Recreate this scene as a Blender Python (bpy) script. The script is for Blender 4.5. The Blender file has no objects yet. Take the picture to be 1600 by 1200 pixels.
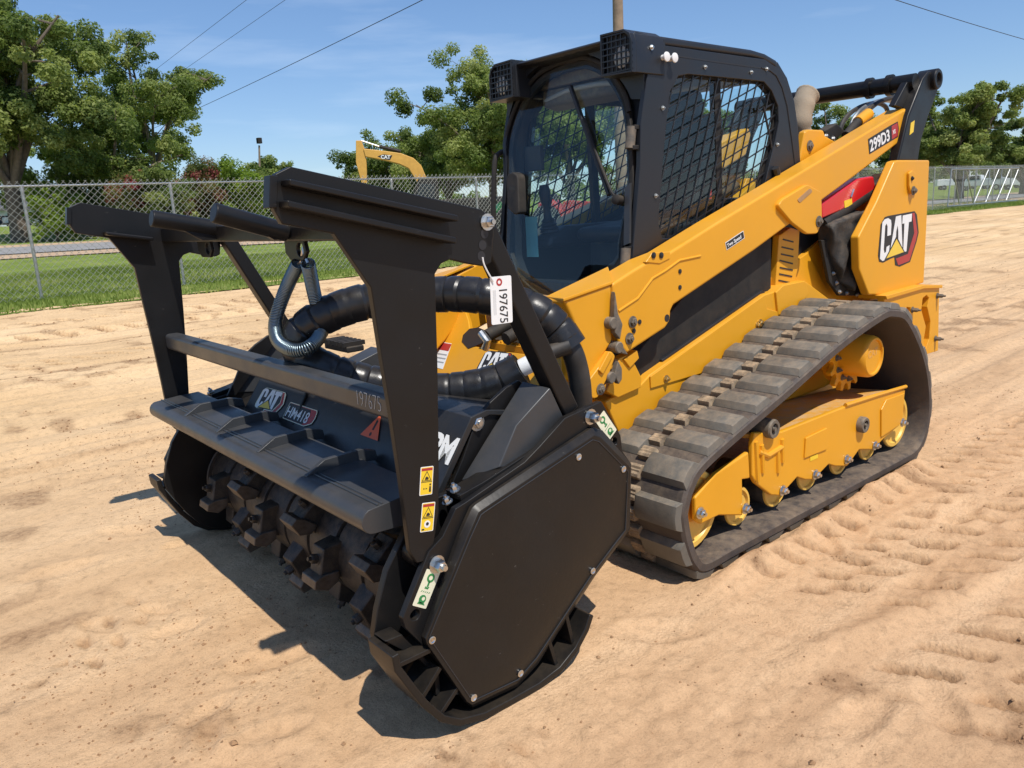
import bpy, bmesh, math, random
import numpy as np
from mathutils import Vector, Matrix
S = bpy.context.scene
C = S.collection
R = math.radians
# ------------------------------------------------------------------ camera, sky, sun, exposure
cd = bpy.data.cameras.new('camera'); cam = bpy.data.objects.new('camera', cd); C.objects.link(cam)
cam.matrix_world = Matrix(((-0.761206, -0.180865, 0.622779, 2.7343), (0.646451, -0.135156, 0.750889, 2.6803),
                           (-0.051637, 0.974177, 0.219802, 1.4490), (0, 0, 0, 1)))
cd.sensor_fit = 'HORIZONTAL'; cd.sensor_width = 36.0; cd.lens = 36.0 * 1220.36 / 1600
cd.clip_start = 0.05; cd.clip_end = 6000
S.camera = cam
SUN = Vector((0.09, 0.54, 1.0)).normalized()
w = bpy.data.worlds.new('World'); S.world = w; w.use_nodes = True
nt = w.node_tree; nt.nodes.clear()
sky = nt.nodes.new('ShaderNodeTexSky'); sky.sky_type = 'NISHITA'; sky.sun_disc = False
sky.sun_elevation = math.asin(SUN.z); sky.sun_rotation = math.atan2(SUN.x, SUN.y)
sky.air_density = 1.0; sky.dust_density = 0.15; sky.ozone_density = 1.6; sky.altitude = 30
# thin cirrus streaks mixed into the sky
tc = nt.nodes.new('ShaderNodeTexCoord'); mp = nt.nodes.new('ShaderNodeMapping'); mp.inputs['Scale'].default_value = (1.2, 1.2, 9)
nz = nt.nodes.new('ShaderNodeTexNoise'); nz.inputs['Scale'].default_value = 2.3; nz.inputs['Detail'].default_value = 6; nz.inputs['Roughness'].default_value = .55
cr = nt.nodes.new('ShaderNodeValToRGB'); cr.color_ramp.elements[0].position = .54; cr.color_ramp.elements[1].position = .95
cr.color_ramp.elements[1].color = (.3, .3, .3, 1)
mx = nt.nodes.new('ShaderNodeMix'); mx.data_type = 'RGBA'; mx.inputs['B'].default_value = (7.0, 7.6, 8.2, 1)
bg = nt.nodes.new('ShaderNodeBackground'); bg.inputs['Strength'].default_value = 0.150
wo = nt.nodes.new('ShaderNodeOutputWorld')
L = nt.links.new
L(tc.outputs['Generated'], mp.inputs['Vector']); L(mp.outputs['Vector'], nz.inputs['Vector']); L(nz.outputs['Fac'], cr.inputs['Fac'])
L(cr.outputs['Color'], mx.inputs['Factor']); hsv = nt.nodes.new('ShaderNodeHueSaturation'); hsv.inputs['Saturation'].default_value = 1.06; hsv.inputs['Value'].default_value = 1.0; tint = nt.nodes.new('ShaderNodeMix'); tint.data_type = 'RGBA'; tint.blend_type = 'MULTIPLY'; tint.inputs['Factor'].default_value = 1; tint.inputs['B'].default_value = (.72, .89, 1.17, 1); gam = nt.nodes.new('ShaderNodeGamma'); gam.inputs['Gamma'].default_value = .8; L(sky.outputs['Color'], tint.inputs['A']); L(tint.outputs['Result'], gam.inputs['Color']); L(gam.outputs['Color'], hsv.inputs['Color']); L(hsv.outputs['Color'], mx.inputs['A']); L(mx.outputs['Result'], bg.inputs['Color']); L(bg.outputs['Background'], wo.inputs['Surface'])
sd = bpy.data.lights.new('sun', 'SUN'); sd.energy = 4.2; sd.angle = R(0.53); sd.color = (1, .955, .88)
so = bpy.data.objects.new('sun', sd); C.objects.link(so); so.rotation_euler = SUN.to_track_quat('Z', 'Y').to_euler(); so.location = (0, 6, 12)
S.view_settings.view_transform = 'Standard'; S.view_settings.look = 'None'; S.view_settings.gamma = 1
S.view_settings.use_curve_mapping = False; S.view_settings.exposure = 0.12
S.render.engine = 'CYCLES'

# ------------------------------------------------------------------ helpers
def link(name, me, mat=None, parent=None, bevel=0, smooth=True, ang=32, seg=2):
    o = bpy.data.objects.new(name, me); C.objects.link(o)
    if mat is not None and not me.materials: me.materials.append(mat)
    if parent is not None: o.parent = parent
    if smooth and len(me.polygons):
        me.shade_smooth(); me.set_sharp_from_angle(angle=R(ang))
    if bevel:
        b = o.modifiers.new('bevel', 'BEVEL'); b.width = bevel; b.segments = seg; b.limit_method = 'ANGLE'; b.angle_limit = R(32); b.harden_normals = True
    return o
def obj(name, bm, mat=None, parent=None, bevel=0, smooth=True, ang=32, seg=2):
    me = bpy.data.meshes.new(name); bmesh.ops.recalc_face_normals(bm, faces=bm.faces[:]); bm.to_mesh(me); bm.free()
    return link(name, me, mat, parent, bevel, smooth, ang, seg)
def npmesh(name, V, F):
    V = np.asarray(V, np.float32); F = np.asarray(F, np.int32); k = F.shape[1]
    me = bpy.data.meshes.new(name); me.vertices.add(len(V)); me.vertices.foreach_set('co', V.ravel())
    me.loops.add(F.size); me.loops.foreach_set('vertex_index', F.ravel())
    me.polygons.add(len(F)); me.polygons.foreach_set('loop_start', np.arange(len(F), dtype=np.int32) * k)
    me.update(calc_edges=True); me.validate(); return me
def thing(name, label, cat, loc=(0, 0, 0), rz=0, group=None):
    o = bpy.data.objects.new(name, None); C.objects.link(o); o.empty_display_size = .1
    o.location = loc; o.rotation_euler = (0, 0, rz); return tag(o, label, cat, group)
def tag(o, label=None, cat=None, group=None, kind=None):
    if label: o['label'] = label
    if cat: o['category'] = cat
    if group: o['group'] = group
    if kind: o['kind'] = kind
    return o
def dup(o, parent=None):
    c = o.copy(); C.objects.link(c)
    if parent is not None: c.parent = parent
    for ch in o.children: dup(ch, c)
    return c
B = bmesh.new
def p3(axis, a, q): return {'y': (q[0], a, q[1]), 'x': (a, q[0], q[1]), 'z': (q[0], q[1], a)}[axis]
def prism(bm, poly, axis, a, b, holes=()):
    loops = [poly] + list(holes); E = []; rings = []
    for lp in loops:
        vs = [bm.verts.new(p3(axis, a, q)) for q in lp]; rings.append(vs)
        E += [bm.edges.new((vs[i], vs[(i + 1) % len(vs)])) for i in range(len(vs))]
    if holes: fs = [g for g in bmesh.ops.triangle_fill(bm, edges=E, use_beauty=True)['geom'] if isinstance(g, bmesh.types.BMFace)]
    else: fs = [bm.faces.new(rings[0])]
    r = bmesh.ops.extrude_face_region(bm, geom=fs); d = {'x': (b - a, 0, 0), 'y': (0, b - a, 0), 'z': (0, 0, b - a)}[axis]
    bmesh.ops.translate(bm, verts=[g for g in r['geom'] if isinstance(g, bmesh.types.BMVert)], vec=d)
    return bm
def hexa(bm, pts):                                   # 8 points: bottom ring then top ring
    v = [bm.verts.new(p) for p in pts]
    for f in ((3, 2, 1, 0), (4, 5, 6, 7), (0, 1, 5, 4), (1, 2, 6, 5), (2, 3, 7, 6), (3, 0, 4, 7)): bm.faces.new([v[i] for i in f])
    return bm
def box(bm, lo, hi):
    (a, b, c), (d, e, f) = lo, hi
    return hexa(bm, [(a, b, c), (d, b, c), (d, e, c), (a, e, c), (a, b, f), (d, b, f), (d, e, f), (a, e, f)])
def frame_of(d, up=(0, 0, 1)):
    d = Vector(d).normalized(); u = Vector(up)
    if abs(d.dot(u)) > .98: u = Vector((1, 0, 0))
    s = d.cross(u).normalized(); return d, s, s.cross(d).normalized()
def beam(bm, p, q, w, h, up=(0, 0, 1)):
    p, q = Vector(p), Vector(q); d, s, t = frame_of(q - p, up); s *= w / 2; t *= h / 2
    return hexa(bm, [p - s - t, p + s - t, p + s + t, p - s + t, q - s - t, q + s - t, q + s + t, q - s + t])
def tube(bm, pts, r, seg=10, cap=True, closed=False):
    P = [Vector(p) for p in pts]; n = len(P); rs = r if hasattr(r, '__len__') else [r] * n; rings = []
    s = None
    for i in range(n):
        if closed: t = P[(i + 1) % n] - P[i - 1]
        else: t = P[min(i + 1, n - 1)] - P[max(i - 1, 0)]
        t.normalize()
        if s is None: _, s, _u = frame_of(t)
        else:
            s = s - t * s.dot(t)
            s.normalize()
        u = s.cross(t)
        rings.append([bm.verts.new(P[i] + (s * math.cos(2 * math.pi * k / seg) + u * math.sin(2 * math.pi * k / seg)) * rs[i]) for k in range(seg)])
    m = n if closed else n - 1
    for i in range(m):
        a, b = rings[i], rings[(i + 1) % n]
        for k in range(seg): bm.faces.new((a[k], a[(k + 1) % seg], b[(k + 1) % seg], b[k]))
    if cap and not closed: bm.faces.new(rings[0][::-1]); bm.faces.new(rings[-1])
    return bm
def cyl(bm, p, q, r, seg=20, r2=None): return tube(bm, [p, q], [r, r if r2 is None else r2], seg)
def lathe(bm, p, axis, prof, seg=24):                # prof: (distance along axis, radius)
    d, s, t = frame_of(axis); p = Vector(p); rings = []
    for (h, r) in prof:
        rings.append([bm.verts.new(p + d * h + (s * math.cos(2 * math.pi * k / seg) + t * math.sin(2 * math.pi * k / seg)) * max(r, 1e-4)) for k in range(seg)])
    for a, b in zip(rings, rings[1:]):
        for k in range(seg): bm.faces.new((a[k], a[(k + 1) % seg], b[(k + 1) % seg], b[k]))
    bm.faces.new(rings[0][::-1]); bm.faces.new(rings[-1]); return bm
def bolt(bm, p, n, r=.016, h=.014, washer=True):
    d = Vector(n).normalized(); p = Vector(p)
    if washer: lathe(bm, p, d, [(0, r * 1.45), (.003, r * 1.45)], 14)
    lathe(bm, p + d * .003, d, [(0, r), (h * .8, r), (h, r * .82)], 6)
    lathe(bm, p + d * (h + .003), d, [(0, r * .5), (h * .5, r * .45)], 8)
def spline(pts, n=8, closed=False):
    P = [Vector(p) for p in pts]; out = []; m = len(P)
    for i in range(m if closed else m - 1):
        a, b, c, d = (P[(i - 1) % m], P[i], P[(i + 1) % m], P[(i + 2) % m]) if closed else (P[max(i - 1, 0)], P[i], P[i + 1], P[min(i + 2, m - 1)])
        for k in range(n):
            t = k / n
            out.append(.5 * (2 * b + (c - a) * t + (2 * a - 5 * b + 4 * c - d) * t * t + (3 * b - a - 3 * c + d) * t ** 3))
    if not closed: out.append(P[-1])
    return out
def place(o, org, u, v):                             # put a flat XY-built mesh on a surface: u, v are its axes
    u = Vector(u).normalized(); v = Vector(v); v = (v - u * v.dot(u)).normalized(); n = u.cross(v)
    o.matrix_world = Matrix(((u.x, v.x, n.x, org[0]), (u.y, v.y, n.y, org[1]), (u.z, v.z, n.z, org[2]), (0, 0, 0, 1))); return o
def flat(bm, poly, z0, th=.0006): return prism(bm, poly, 'z', z0, z0 + th)
def text_mesh(s, size=1, bold=0, sx=1, align='LEFT'):
    cu = bpy.data.curves.new('txt', 'FONT'); cu.body = s; cu.size = size; cu.offset = bold; cu.extrude = .0004; cu.align_x = align; cu.resolution_u = 3
    o = bpy.data.objects.new('txt', cu); C.objects.link(o); dg = bpy.context.evaluated_depsgraph_get(); dg.update()
    me = bpy.data.meshes.new_from_object(o.evaluated_get(dg)); bpy.data.objects.remove(o); bpy.data.curves.remove(cu)
    me.transform(Matrix.Diagonal((sx, 1, 1, 1))); me.materials.clear(); return me

# ------------------------------------------------------------------ materials
def node_mat(name):
    m = bpy.data.materials.new(name); m.use_nodes = True; n = m.node_tree.nodes; l = m.node_tree.links.new
    return m, n, l, n['Principled BSDF']
def N(n, t, **kw):
    x = n.new(t)
    for k, v in kw.items():
        if k.startswith('i_'): x.inputs[k[2:].replace('_', ' ')].default_value = v
        else: setattr(x, k, v)
    return x
def ramp(n, fac, stops, l):
    r = n.new('ShaderNodeValToRGB'); e = r.color_ramp.elements
    while len(e) < len(stops): e.new(.5)
    for k, (p, c) in zip(e, stops): k.position = p; k.color = (*c, 1) if len(c) == 3 else c
    l(fac, r.inputs['Fac']); return r
def g3(v): return (v, v, v)
DUST = (.54, .39, .24)
def paint(name, col, rough=.4, dust=.0, scale=6, bump=.0, metal=0, var=.12, spec=.5, coat=0, upd=0.0, scratch=0.0):
    m, n, l, b = node_mat(name); co = n.new('ShaderNodeTexCoord')
    nz = N(n, 'ShaderNodeTexNoise', i_Scale=scale, i_Detail=7.0, i_Roughness=.6); l(co.outputs['Object'], nz.inputs['Vector'])
    c = ramp(n, nz.outputs['Fac'], [(.3, tuple(x * (1 - var) for x in col)), (.7, tuple(min(1, x * (1 + var)) for x in col))], l)
    last = c.outputs['Color']
    rr = ramp(n, nz.outputs['Fac'], [(.3, g3(max(.05, rough - .08))), (.7, g3(min(1, rough + .1)))], l); rlast = rr.outputs['Color']
    if dust or upd:
        n2 = N(n, 'ShaderNodeTexNoise', i_Scale=scale * 2.1, i_Detail=9.0, i_Roughness=.68); l(co.outputs['Object'], n2.inputs['Vector'])
        ge = n.new('ShaderNodeNewGeometry'); sp = n.new('ShaderNodeSeparateXYZ'); l(ge.outputs['Normal'], sp.inputs['Vector'])
        up = N(n, 'ShaderNodeMath', operation='MULTIPLY_ADD', use_clamp=True); l(sp.outputs['Z'], up.inputs[0]); up.inputs[1].default_value = upd; up.inputs[2].default_value = dust
        th = ramp(n, n2.outputs['Fac'], [(.36, (0, 0, 0)), (.72, (1, 1, 1))], l)
        mu = N(n, 'ShaderNodeMath', operation='MULTIPLY', use_clamp=True); l(up.outputs[0], mu.inputs[0]); l(th.outputs['Color'], mu.inputs[1])
        mi = N(n, 'ShaderNodeMix', data_type='RGBA'); mi.inputs['B'].default_value = (*DUST, 1); l(mu.outputs[0], mi.inputs['Factor']); l(last, mi.inputs['A']); last = mi.outputs['Result']
        m2 = N(n, 'ShaderNodeMix', data_type='FLOAT'); m2.inputs['B'].default_value = .9; l(mu.outputs[0], m2.inputs['Factor']); l(rlast, m2.inputs['A']); rlast = m2.outputs['Result']
    if scratch:
        mp = N(n, 'ShaderNodeMapping'); mp.inputs['Scale'].default_value = (4, 4, 9); mp.inputs['Rotation'].default_value = (.3, .7, .5); l(co.outputs['Object'], mp.inputs['Vector'])
        n3 = N(n, 'ShaderNodeTexNoise', i_Scale=5.0, i_Detail=8.0, i_Roughness=.75); l(mp.outputs['Vector'], n3.inputs['Vector'])
        t3 = ramp(n, n3.outputs['Fac'], [(.655, (0, 0, 0)), (.70, (1, 1, 1))], l)
        m3 = N(n, 'ShaderNodeMath', operation='MULTIPLY'); l(t3.outputs['Color'], m3.inputs[0]); m3.inputs[1].default_value = scratch
        mi = N(n, 'ShaderNodeMix', data_type='RGBA'); mi.inputs['B'].default_value = (.16, .15, .135, 1); l(m3.outputs[0], mi.inputs['Factor']); l(last, mi.inputs['A']); last = mi.outputs['Result']
    l(last, b.inputs['Base Color']); l(rlast, b.inputs['Roughness'])
    b.inputs['Metallic'].default_value = metal; b.inputs['Specular IOR Level'].default_value = spec; b.inputs['Coat Weight'].default_value = coat; b.inputs['Coat Roughness'].default_value = .12
    nb = N(n, 'ShaderNodeTexNoise', i_Scale=scale * 14, i_Detail=4.0); l(co.outputs['Object'], nb.inputs['Vector'])
    if bump:
        bu = N(n, 'ShaderNodeBump', i_Strength=bump, i_Distance=.004); l(nb.outputs['Fac'], bu.inputs['Height']); l(bu.outputs['Normal'], b.inputs['Normal'])
    return m
M = {}
M['black'] = paint('black_paint', (.0095, .0092, .0094), .38, dust=.0, upd=.03, spec=.32, bump=.04, scratch=.35)
M['blackcover'] = paint('black_cover', (.0108, .0100, .0095), .40, dust=.006, upd=.05, spec=.33, bump=.08, scratch=.6, scale=5)
M['bar'] = paint('grey_black_paint', (.042, .044, .047), .36, dust=.0, upd=.05, bump=.04)
M['hoodblack'] = paint('hood_black', (.020, .021, .023), .36, dust=.0, upd=.05, bump=.05)
M['rimyellow'] = paint('pale_rim_yellow', (.84, .50, .09), .4, dust=.05)
M['worntip'] = paint('worn_cutter_steel', (.10, .085, .072), .42, dust=.10, upd=.15, bump=.35, scale=22, metal=.55, var=.5)
M['cabblack'] = paint('cab_black', (.013, .0145, .018), .42, dust=.0, upd=.03, bump=.05)
M['dark'] = paint('matt_black', (.008, .008, .008), .7, dust=.04, upd=.1)
M['rotor'] = paint('worn_black_steel', (.015, .014, .0135), .5, dust=.08, upd=.14, bump=.35, scale=16, scratch=.3)
M['yellow'] = paint('machine_yellow', (.735, .335, .013), .40, dust=.012, upd=.10, spec=.4, bump=.03, var=.045, scale=3, coat=.08)
M['yellowdirty'] = paint('dusty_yellow', (.70, .33, .03), .5, dust=.75, upd=.9, bump=.03, var=.05, scale=7)
M['oldyellow'] = paint('faded_yellow', (.68, .37, .07), .5, var=.1)
M['rubber'] = paint('track_rubber', (.058, .046, .040), .68, dust=.08, upd=.22, bump=.3, scale=9, var=.2)
M['pad'] = paint('tread_pad_rubber', (.12, .112, .095), .6, dust=.08, upd=.30, bump=.2, scale=11, var=.18)
M['block'] = paint('dusty_tread_block', (.16, .12, .08), .85, dust=.55, upd=1.0, bump=.3, scale=14)
M['hose'] = paint('hose_wrap', (.014, .014, .015), .33, dust=.0, upd=.05, bump=.08, scale=14)
M['rubberhose'] = paint('hose_rubber', (.02, .02, .02), .5, dust=.05, upd=.1)
M['steel'] = paint('zinc_steel', (.62, .62, .6), .32, metal=1, var=.1, scale=20)
M['galv'] = paint('galvanised_steel', (.42, .43, .42), .42, metal=.85, var=.12, scale=9)
M['wire'] = paint('chain_link_wire', (.40, .40, .36), .45, metal=.5, var=.1)
M['spring'] = paint('spring_steel', (.24, .30, .33), .32, metal=1, var=.08)
M['rollerdark'] = paint('greasy_roller', (.022, .02, .018), .5, dust=.12, upd=.15, scale=12)
M['castgrey'] = paint('cast_iron', (.10, .09, .075), .6, dust=.25, upd=.3, bump=.2, scale=14)
M['brass'] = paint('zinc_yellow', (.6, .45, .2), .35, metal=1)
M['red'] = paint('red_paint', (.62, .012, .018), .35, coat=.3, var=.05)
M['white'] = paint('white_print', (.80, .80, .78), .5, var=.02)
M['card'] = paint('white_card', (.82, .82, .80), .6, var=.02, scale=12)
M['cream'] = paint('cream_sticker', (.78, .76, .56), .5, var=.03)
M['green'] = paint('green_print', (.03, .24, .07), .5, var=.03)
M['ink'] = paint('black_ink', (.02, .02, .022), .5, var=.02)
M['grey_ink'] = paint('grey_ink', (.33, .34, .35), .6, var=.02)
M['decalred'] = paint('decal_red', (.42, .035, .035), .4, var=.04)
M['decalyellow'] = paint('decal_yellow', (.82, .56, .06), .4, var=.04)
M['warnyellow'] = paint('warning_yellow', (.85, .58, .03), .42, var=.03)
M['orange'] = paint('warning_orange', (.80, .13, .05), .45, var=.03)
M['chalk'] = paint('chalk_mark', (.62, .64, .63), .8, var=.1)
M['lens'] = paint('lamp_lens', (.55, .57, .56), .15, var=.05, coat=.5)
M['canvas'] = paint('beige_canvas', (.34, .27, .19), .85, bump=.5, var=.15, scale=10)
M['bag'] = paint('black_canvas', (.022, .022, .021), .72, dust=.1, upd=.15, bump=.5, scale=8)
M['seat'] = paint('seat_vinyl', (.02, .02, .022), .55)
M['teal'] = paint('teal_decal', (.12, .34, .38), .5)
M['bark'] = paint('bark', (.16, .125, .095), .9, bump=.8, var=.35, scale=4)
M['pole'] = paint('weathered_wood', (.24, .185, .13), .9, bump=.5, var=.3, scale=3)
M['darkwire'] = paint('cable_black', (.02, .02, .022), .6)
M['whitecar'] = paint('white_car_paint', (.75, .76, .76), .3, var=.03, coat=.4)
M['navy'] = paint('navy_car_paint', (.03, .04, .07), .3, coat=.4)
M['tire'] = paint('tyre', (.02, .02, .02), .8)
M['glassdark'] = paint('dark_car_glass', (.02, .025, .03), .08, var=.02)
M['wall'] = paint('pale_wall', (.50, .55, .60), .8, var=.06)
M['roof'] = paint('dark_roof', (.10, .10, .10), .8, var=.15)
M['tgreen'] = paint('tractor_green', (.02, .16, .04), .4)
M['tred'] = paint('implement_red', (.50, .04, .03), .45)
M['tan'] = paint('rusty_tan', (.38, .22, .10), .7, var=.2)
def glass_mat(name, tint, refl=.12, a=.75):
    m = bpy.data.materials.new(name); m.use_nodes = True; n = m.node_tree.nodes; n.clear(); l = m.node_tree.links.new
    t = n.new('ShaderNodeBsdfTransparent'); t.inputs['Color'].default_value = (*tint, 1)
    g = n.new('ShaderNodeBsdfGlossy'); g.inputs['Roughness'].default_value = .02; g.inputs['Color'].default_value = (.9, .95, 1, 1)
    f = n.new('ShaderNodeFresnel'); f.inputs['IOR'].default_value = 1.5
    ma = N(n, 'ShaderNodeMath', operation='MULTIPLY_ADD', use_clamp=True); l(f.outputs[0], ma.inputs[0]); ma.inputs[1].default_value = .75; ma.inputs[2].default_value = refl
    x = n.new('ShaderNodeMixShader'); o = n.new('ShaderNodeOutputMaterial'); ge = n.new('ShaderNodeNewGeometry'); iv = N(n, 'ShaderNodeMath', operation='SUBTRACT'); iv.inputs[0].default_value = 1.0; l(ge.outputs['Backfacing'], iv.inputs[1]); mb = N(n, 'ShaderNodeMath', operation='MULTIPLY'); l(ma.outputs[0], mb.inputs[0]); l(iv.outputs[0], mb.inputs[1]); l(mb.outputs[0], x.inputs[0]); l(t.outputs[0], x.inputs[1]); l(g.outputs[0], x.inputs[2]); l(x.outputs[0], o.inputs['Surface']); return m
M['glass'] = glass_mat('cab_door_glass', (.92, .97, .97), .01)
M['sideglass'] = glass_mat('cab_side_glass', (.93, .98, .985), .03)
def leaf_mat(name, stops, trans=.5):
    m, n, l, b = node_mat(name); ge = n.new('ShaderNodeNewGeometry')
    at = N(n, 'ShaderNodeAttribute', attribute_name='tone')
    c = ramp(n, at.outputs['Fac'], stops, l); l(c.outputs['Color'], b.inputs['Base Color']); b.inputs['Roughness'].default_value = .6; b.inputs['Specular IOR Level'].default_value = .3
    t = n.new('ShaderNodeBsdfTranslucent'); hs = N(n, 'ShaderNodeHueSaturation', i_Value=1.5, i_Saturation=1.1); l(c.outputs['Color'], hs.inputs['Color']); l(hs.outputs['Color'], t.inputs['Color'])
    x = n.new('ShaderNodeMixShader'); x.inputs[0].default_value = trans; l(b.outputs[0], x.inputs[1]); l(t.outputs[0], x.inputs[2]); l(x.outputs[0], n['Material Output'].inputs['Surface']); return m
M['leaf'] = leaf_mat('leaves_green', [(0, (.085, .125, .03)), (.5, (.20, .26, .065)), (1, (.38, .41, .14))])
M['leafdark'] = leaf_mat('leaves_dark', [(0, (.07, .11, .026)), (.5, (.165, .22, .055)), (1, (.33, .37, .115))])
M['leafbright'] = leaf_mat('leaves_bright', [(0, (.09, .15, .02)), (.5, (.20, .29, .04)), (1, (.34, .42, .07))])
M['leafred'] = leaf_mat('leaves_red', [(0, (.08, .11, .03)), (.4, (.16, .19, .05)), (.65, (.26, .12, .07)), (1, (.40, .09, .11))])
M['grassblade'] = leaf_mat('grass_blades', [(0, (.13, .18, .03)), (.6, (.24, .30, .06)), (1, (.44, .43, .15))], .3)

# ------------------------------------------------------------------ ground
def hash2(ix, iy, s):
    h = (ix.astype(np.int64) * 374761393 + iy.astype(np.int64) * 668265263 + s * 974634721) & 0x7fffffff
    h = (h ^ (h >> 13)) * 1274126177 & 0x7fffffff; return ((h ^ (h >> 16)) & 0xffff) / 65535.0
def vnoise(x, y, s=0):
    ix, iy = np.floor(x), np.floor(y); fx, fy = x - ix, y - iy; fx = fx * fx * (3 - 2 * fx); fy = fy * fy * (3 - 2 * fy)
    ix = ix.astype(np.int64); iy = iy.astype(np.int64)
    a, b, c, d = hash2(ix, iy, s), hash2(ix + 1, iy, s), hash2(ix, iy + 1, s), hash2(ix + 1, iy + 1, s)
    return (a + (b - a) * fx) * (1 - fy) + (c + (d - c) * fx) * fy
def fbm(x, y, s=0, o=5, g=.5):
    v = 0; a = 1; t = 0
    for i in range(o): v = v + a * (vnoise(x, y, s + i * 17) - .5); t += a; a *= g; x = x * 2.03 + 11.3; y = y * 2.03 + 5.7
    return v / t
def sstep(a, b, x): t = np.clip((x - a) / (b - a), 0, 1); return t * t * (3 - 2 * t)
def row_marks(x, y, yc, half, pitch, slant, x0, x1, s):
    """grouser prints of a tracked machine: short bars across a lane that runs along X"""
    yy = (y - yc(x)); inl = sstep(half, half - .05, np.abs(yy)) * sstep(x0, x0 + .5, x) * sstep(x1, x1 - .4, x)
    side = np.where(yy > 0, .5, 0.0); ph = (x + slant * yy + .06 * (vnoise(x * 2, y * 2, s) - .5)) / pitch + side; fr = np.abs(ph - np.round(ph))
    bar = sstep(.20, .13, fr) * sstep(.02, .07, np.abs(yy)) * (.40 + .9 * vnoise(x * 1.1, y * 1.6, s + 3))
    return inl * (-.040 * bar + .006)
def rut(y, c, wd, dep): d = np.abs(y - c); return -dep * np.exp(-(d / wd) ** 2) + .6 * dep * np.exp(-((d - wd * 1.7) / (wd * .6)) ** 2)
def prints(x, y):
    z = row_marks(x, y, lambda t: 1.20 + .02 * np.sin(t), .17, .165, .45, -9, .35, 61) * .9 + row_marks(x, y, lambda t: 1.50 - .12 * t, .19, .19, .5, -9, .30, 63) * 1.2 + row_marks(x, y, lambda t: 2.02 - .2 * t, .24, .20, .5, -9, .75, 64)
    z = z + row_marks(x, y, lambda t: 2.50 + .06 * t, .2, .16, -.2, -9, .6, 65)
    z = z + .022 * np.exp(-((y - 1.66 + .22 * x) / .05) ** 2) * (.3 + vnoise(x * 4, y * 4, 67)) * sstep(.9, .5, x)
    z = z + row_marks(x, y, lambda t: -7.5 + .02 * t, .36, .36, .8, -9, 4, 71) * 1.5 + row_marks(x, y, lambda t: -10.4 + .04 * t, .36, .42, .9, -12, 4, 75) * 1.7 + row_marks(x, y, lambda t: -12.1 - .05 * t, .36, .5, .9, -14, 4, 77) * 1.8
    z = z + row_marks(x, y, lambda t: 1.0 + .35 * (t - 1.2), .16, .09, .1, 1.25, 2.2, 81) * .5 + row_marks(x, y, lambda t: -.5 + .9 * (t - 2.0), .15, .10, .2, 1.9, 2.8, 83) * .8
    return z
def churn_shade(x, y):
    """0..1: shade painted into the cleat prints, darker damp sand on rut edges and scuffs"""
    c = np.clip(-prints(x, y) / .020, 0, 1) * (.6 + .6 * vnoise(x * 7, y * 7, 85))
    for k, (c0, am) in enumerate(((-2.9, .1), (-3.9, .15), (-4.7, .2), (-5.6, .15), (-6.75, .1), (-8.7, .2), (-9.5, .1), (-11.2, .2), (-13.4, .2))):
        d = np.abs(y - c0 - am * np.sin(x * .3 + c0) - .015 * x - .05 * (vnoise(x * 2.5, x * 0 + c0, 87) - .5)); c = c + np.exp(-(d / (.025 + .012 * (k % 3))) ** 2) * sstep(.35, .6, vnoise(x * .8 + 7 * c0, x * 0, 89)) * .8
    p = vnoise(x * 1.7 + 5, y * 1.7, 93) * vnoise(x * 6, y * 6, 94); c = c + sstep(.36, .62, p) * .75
    return np.clip(c, 0, 1)
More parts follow.
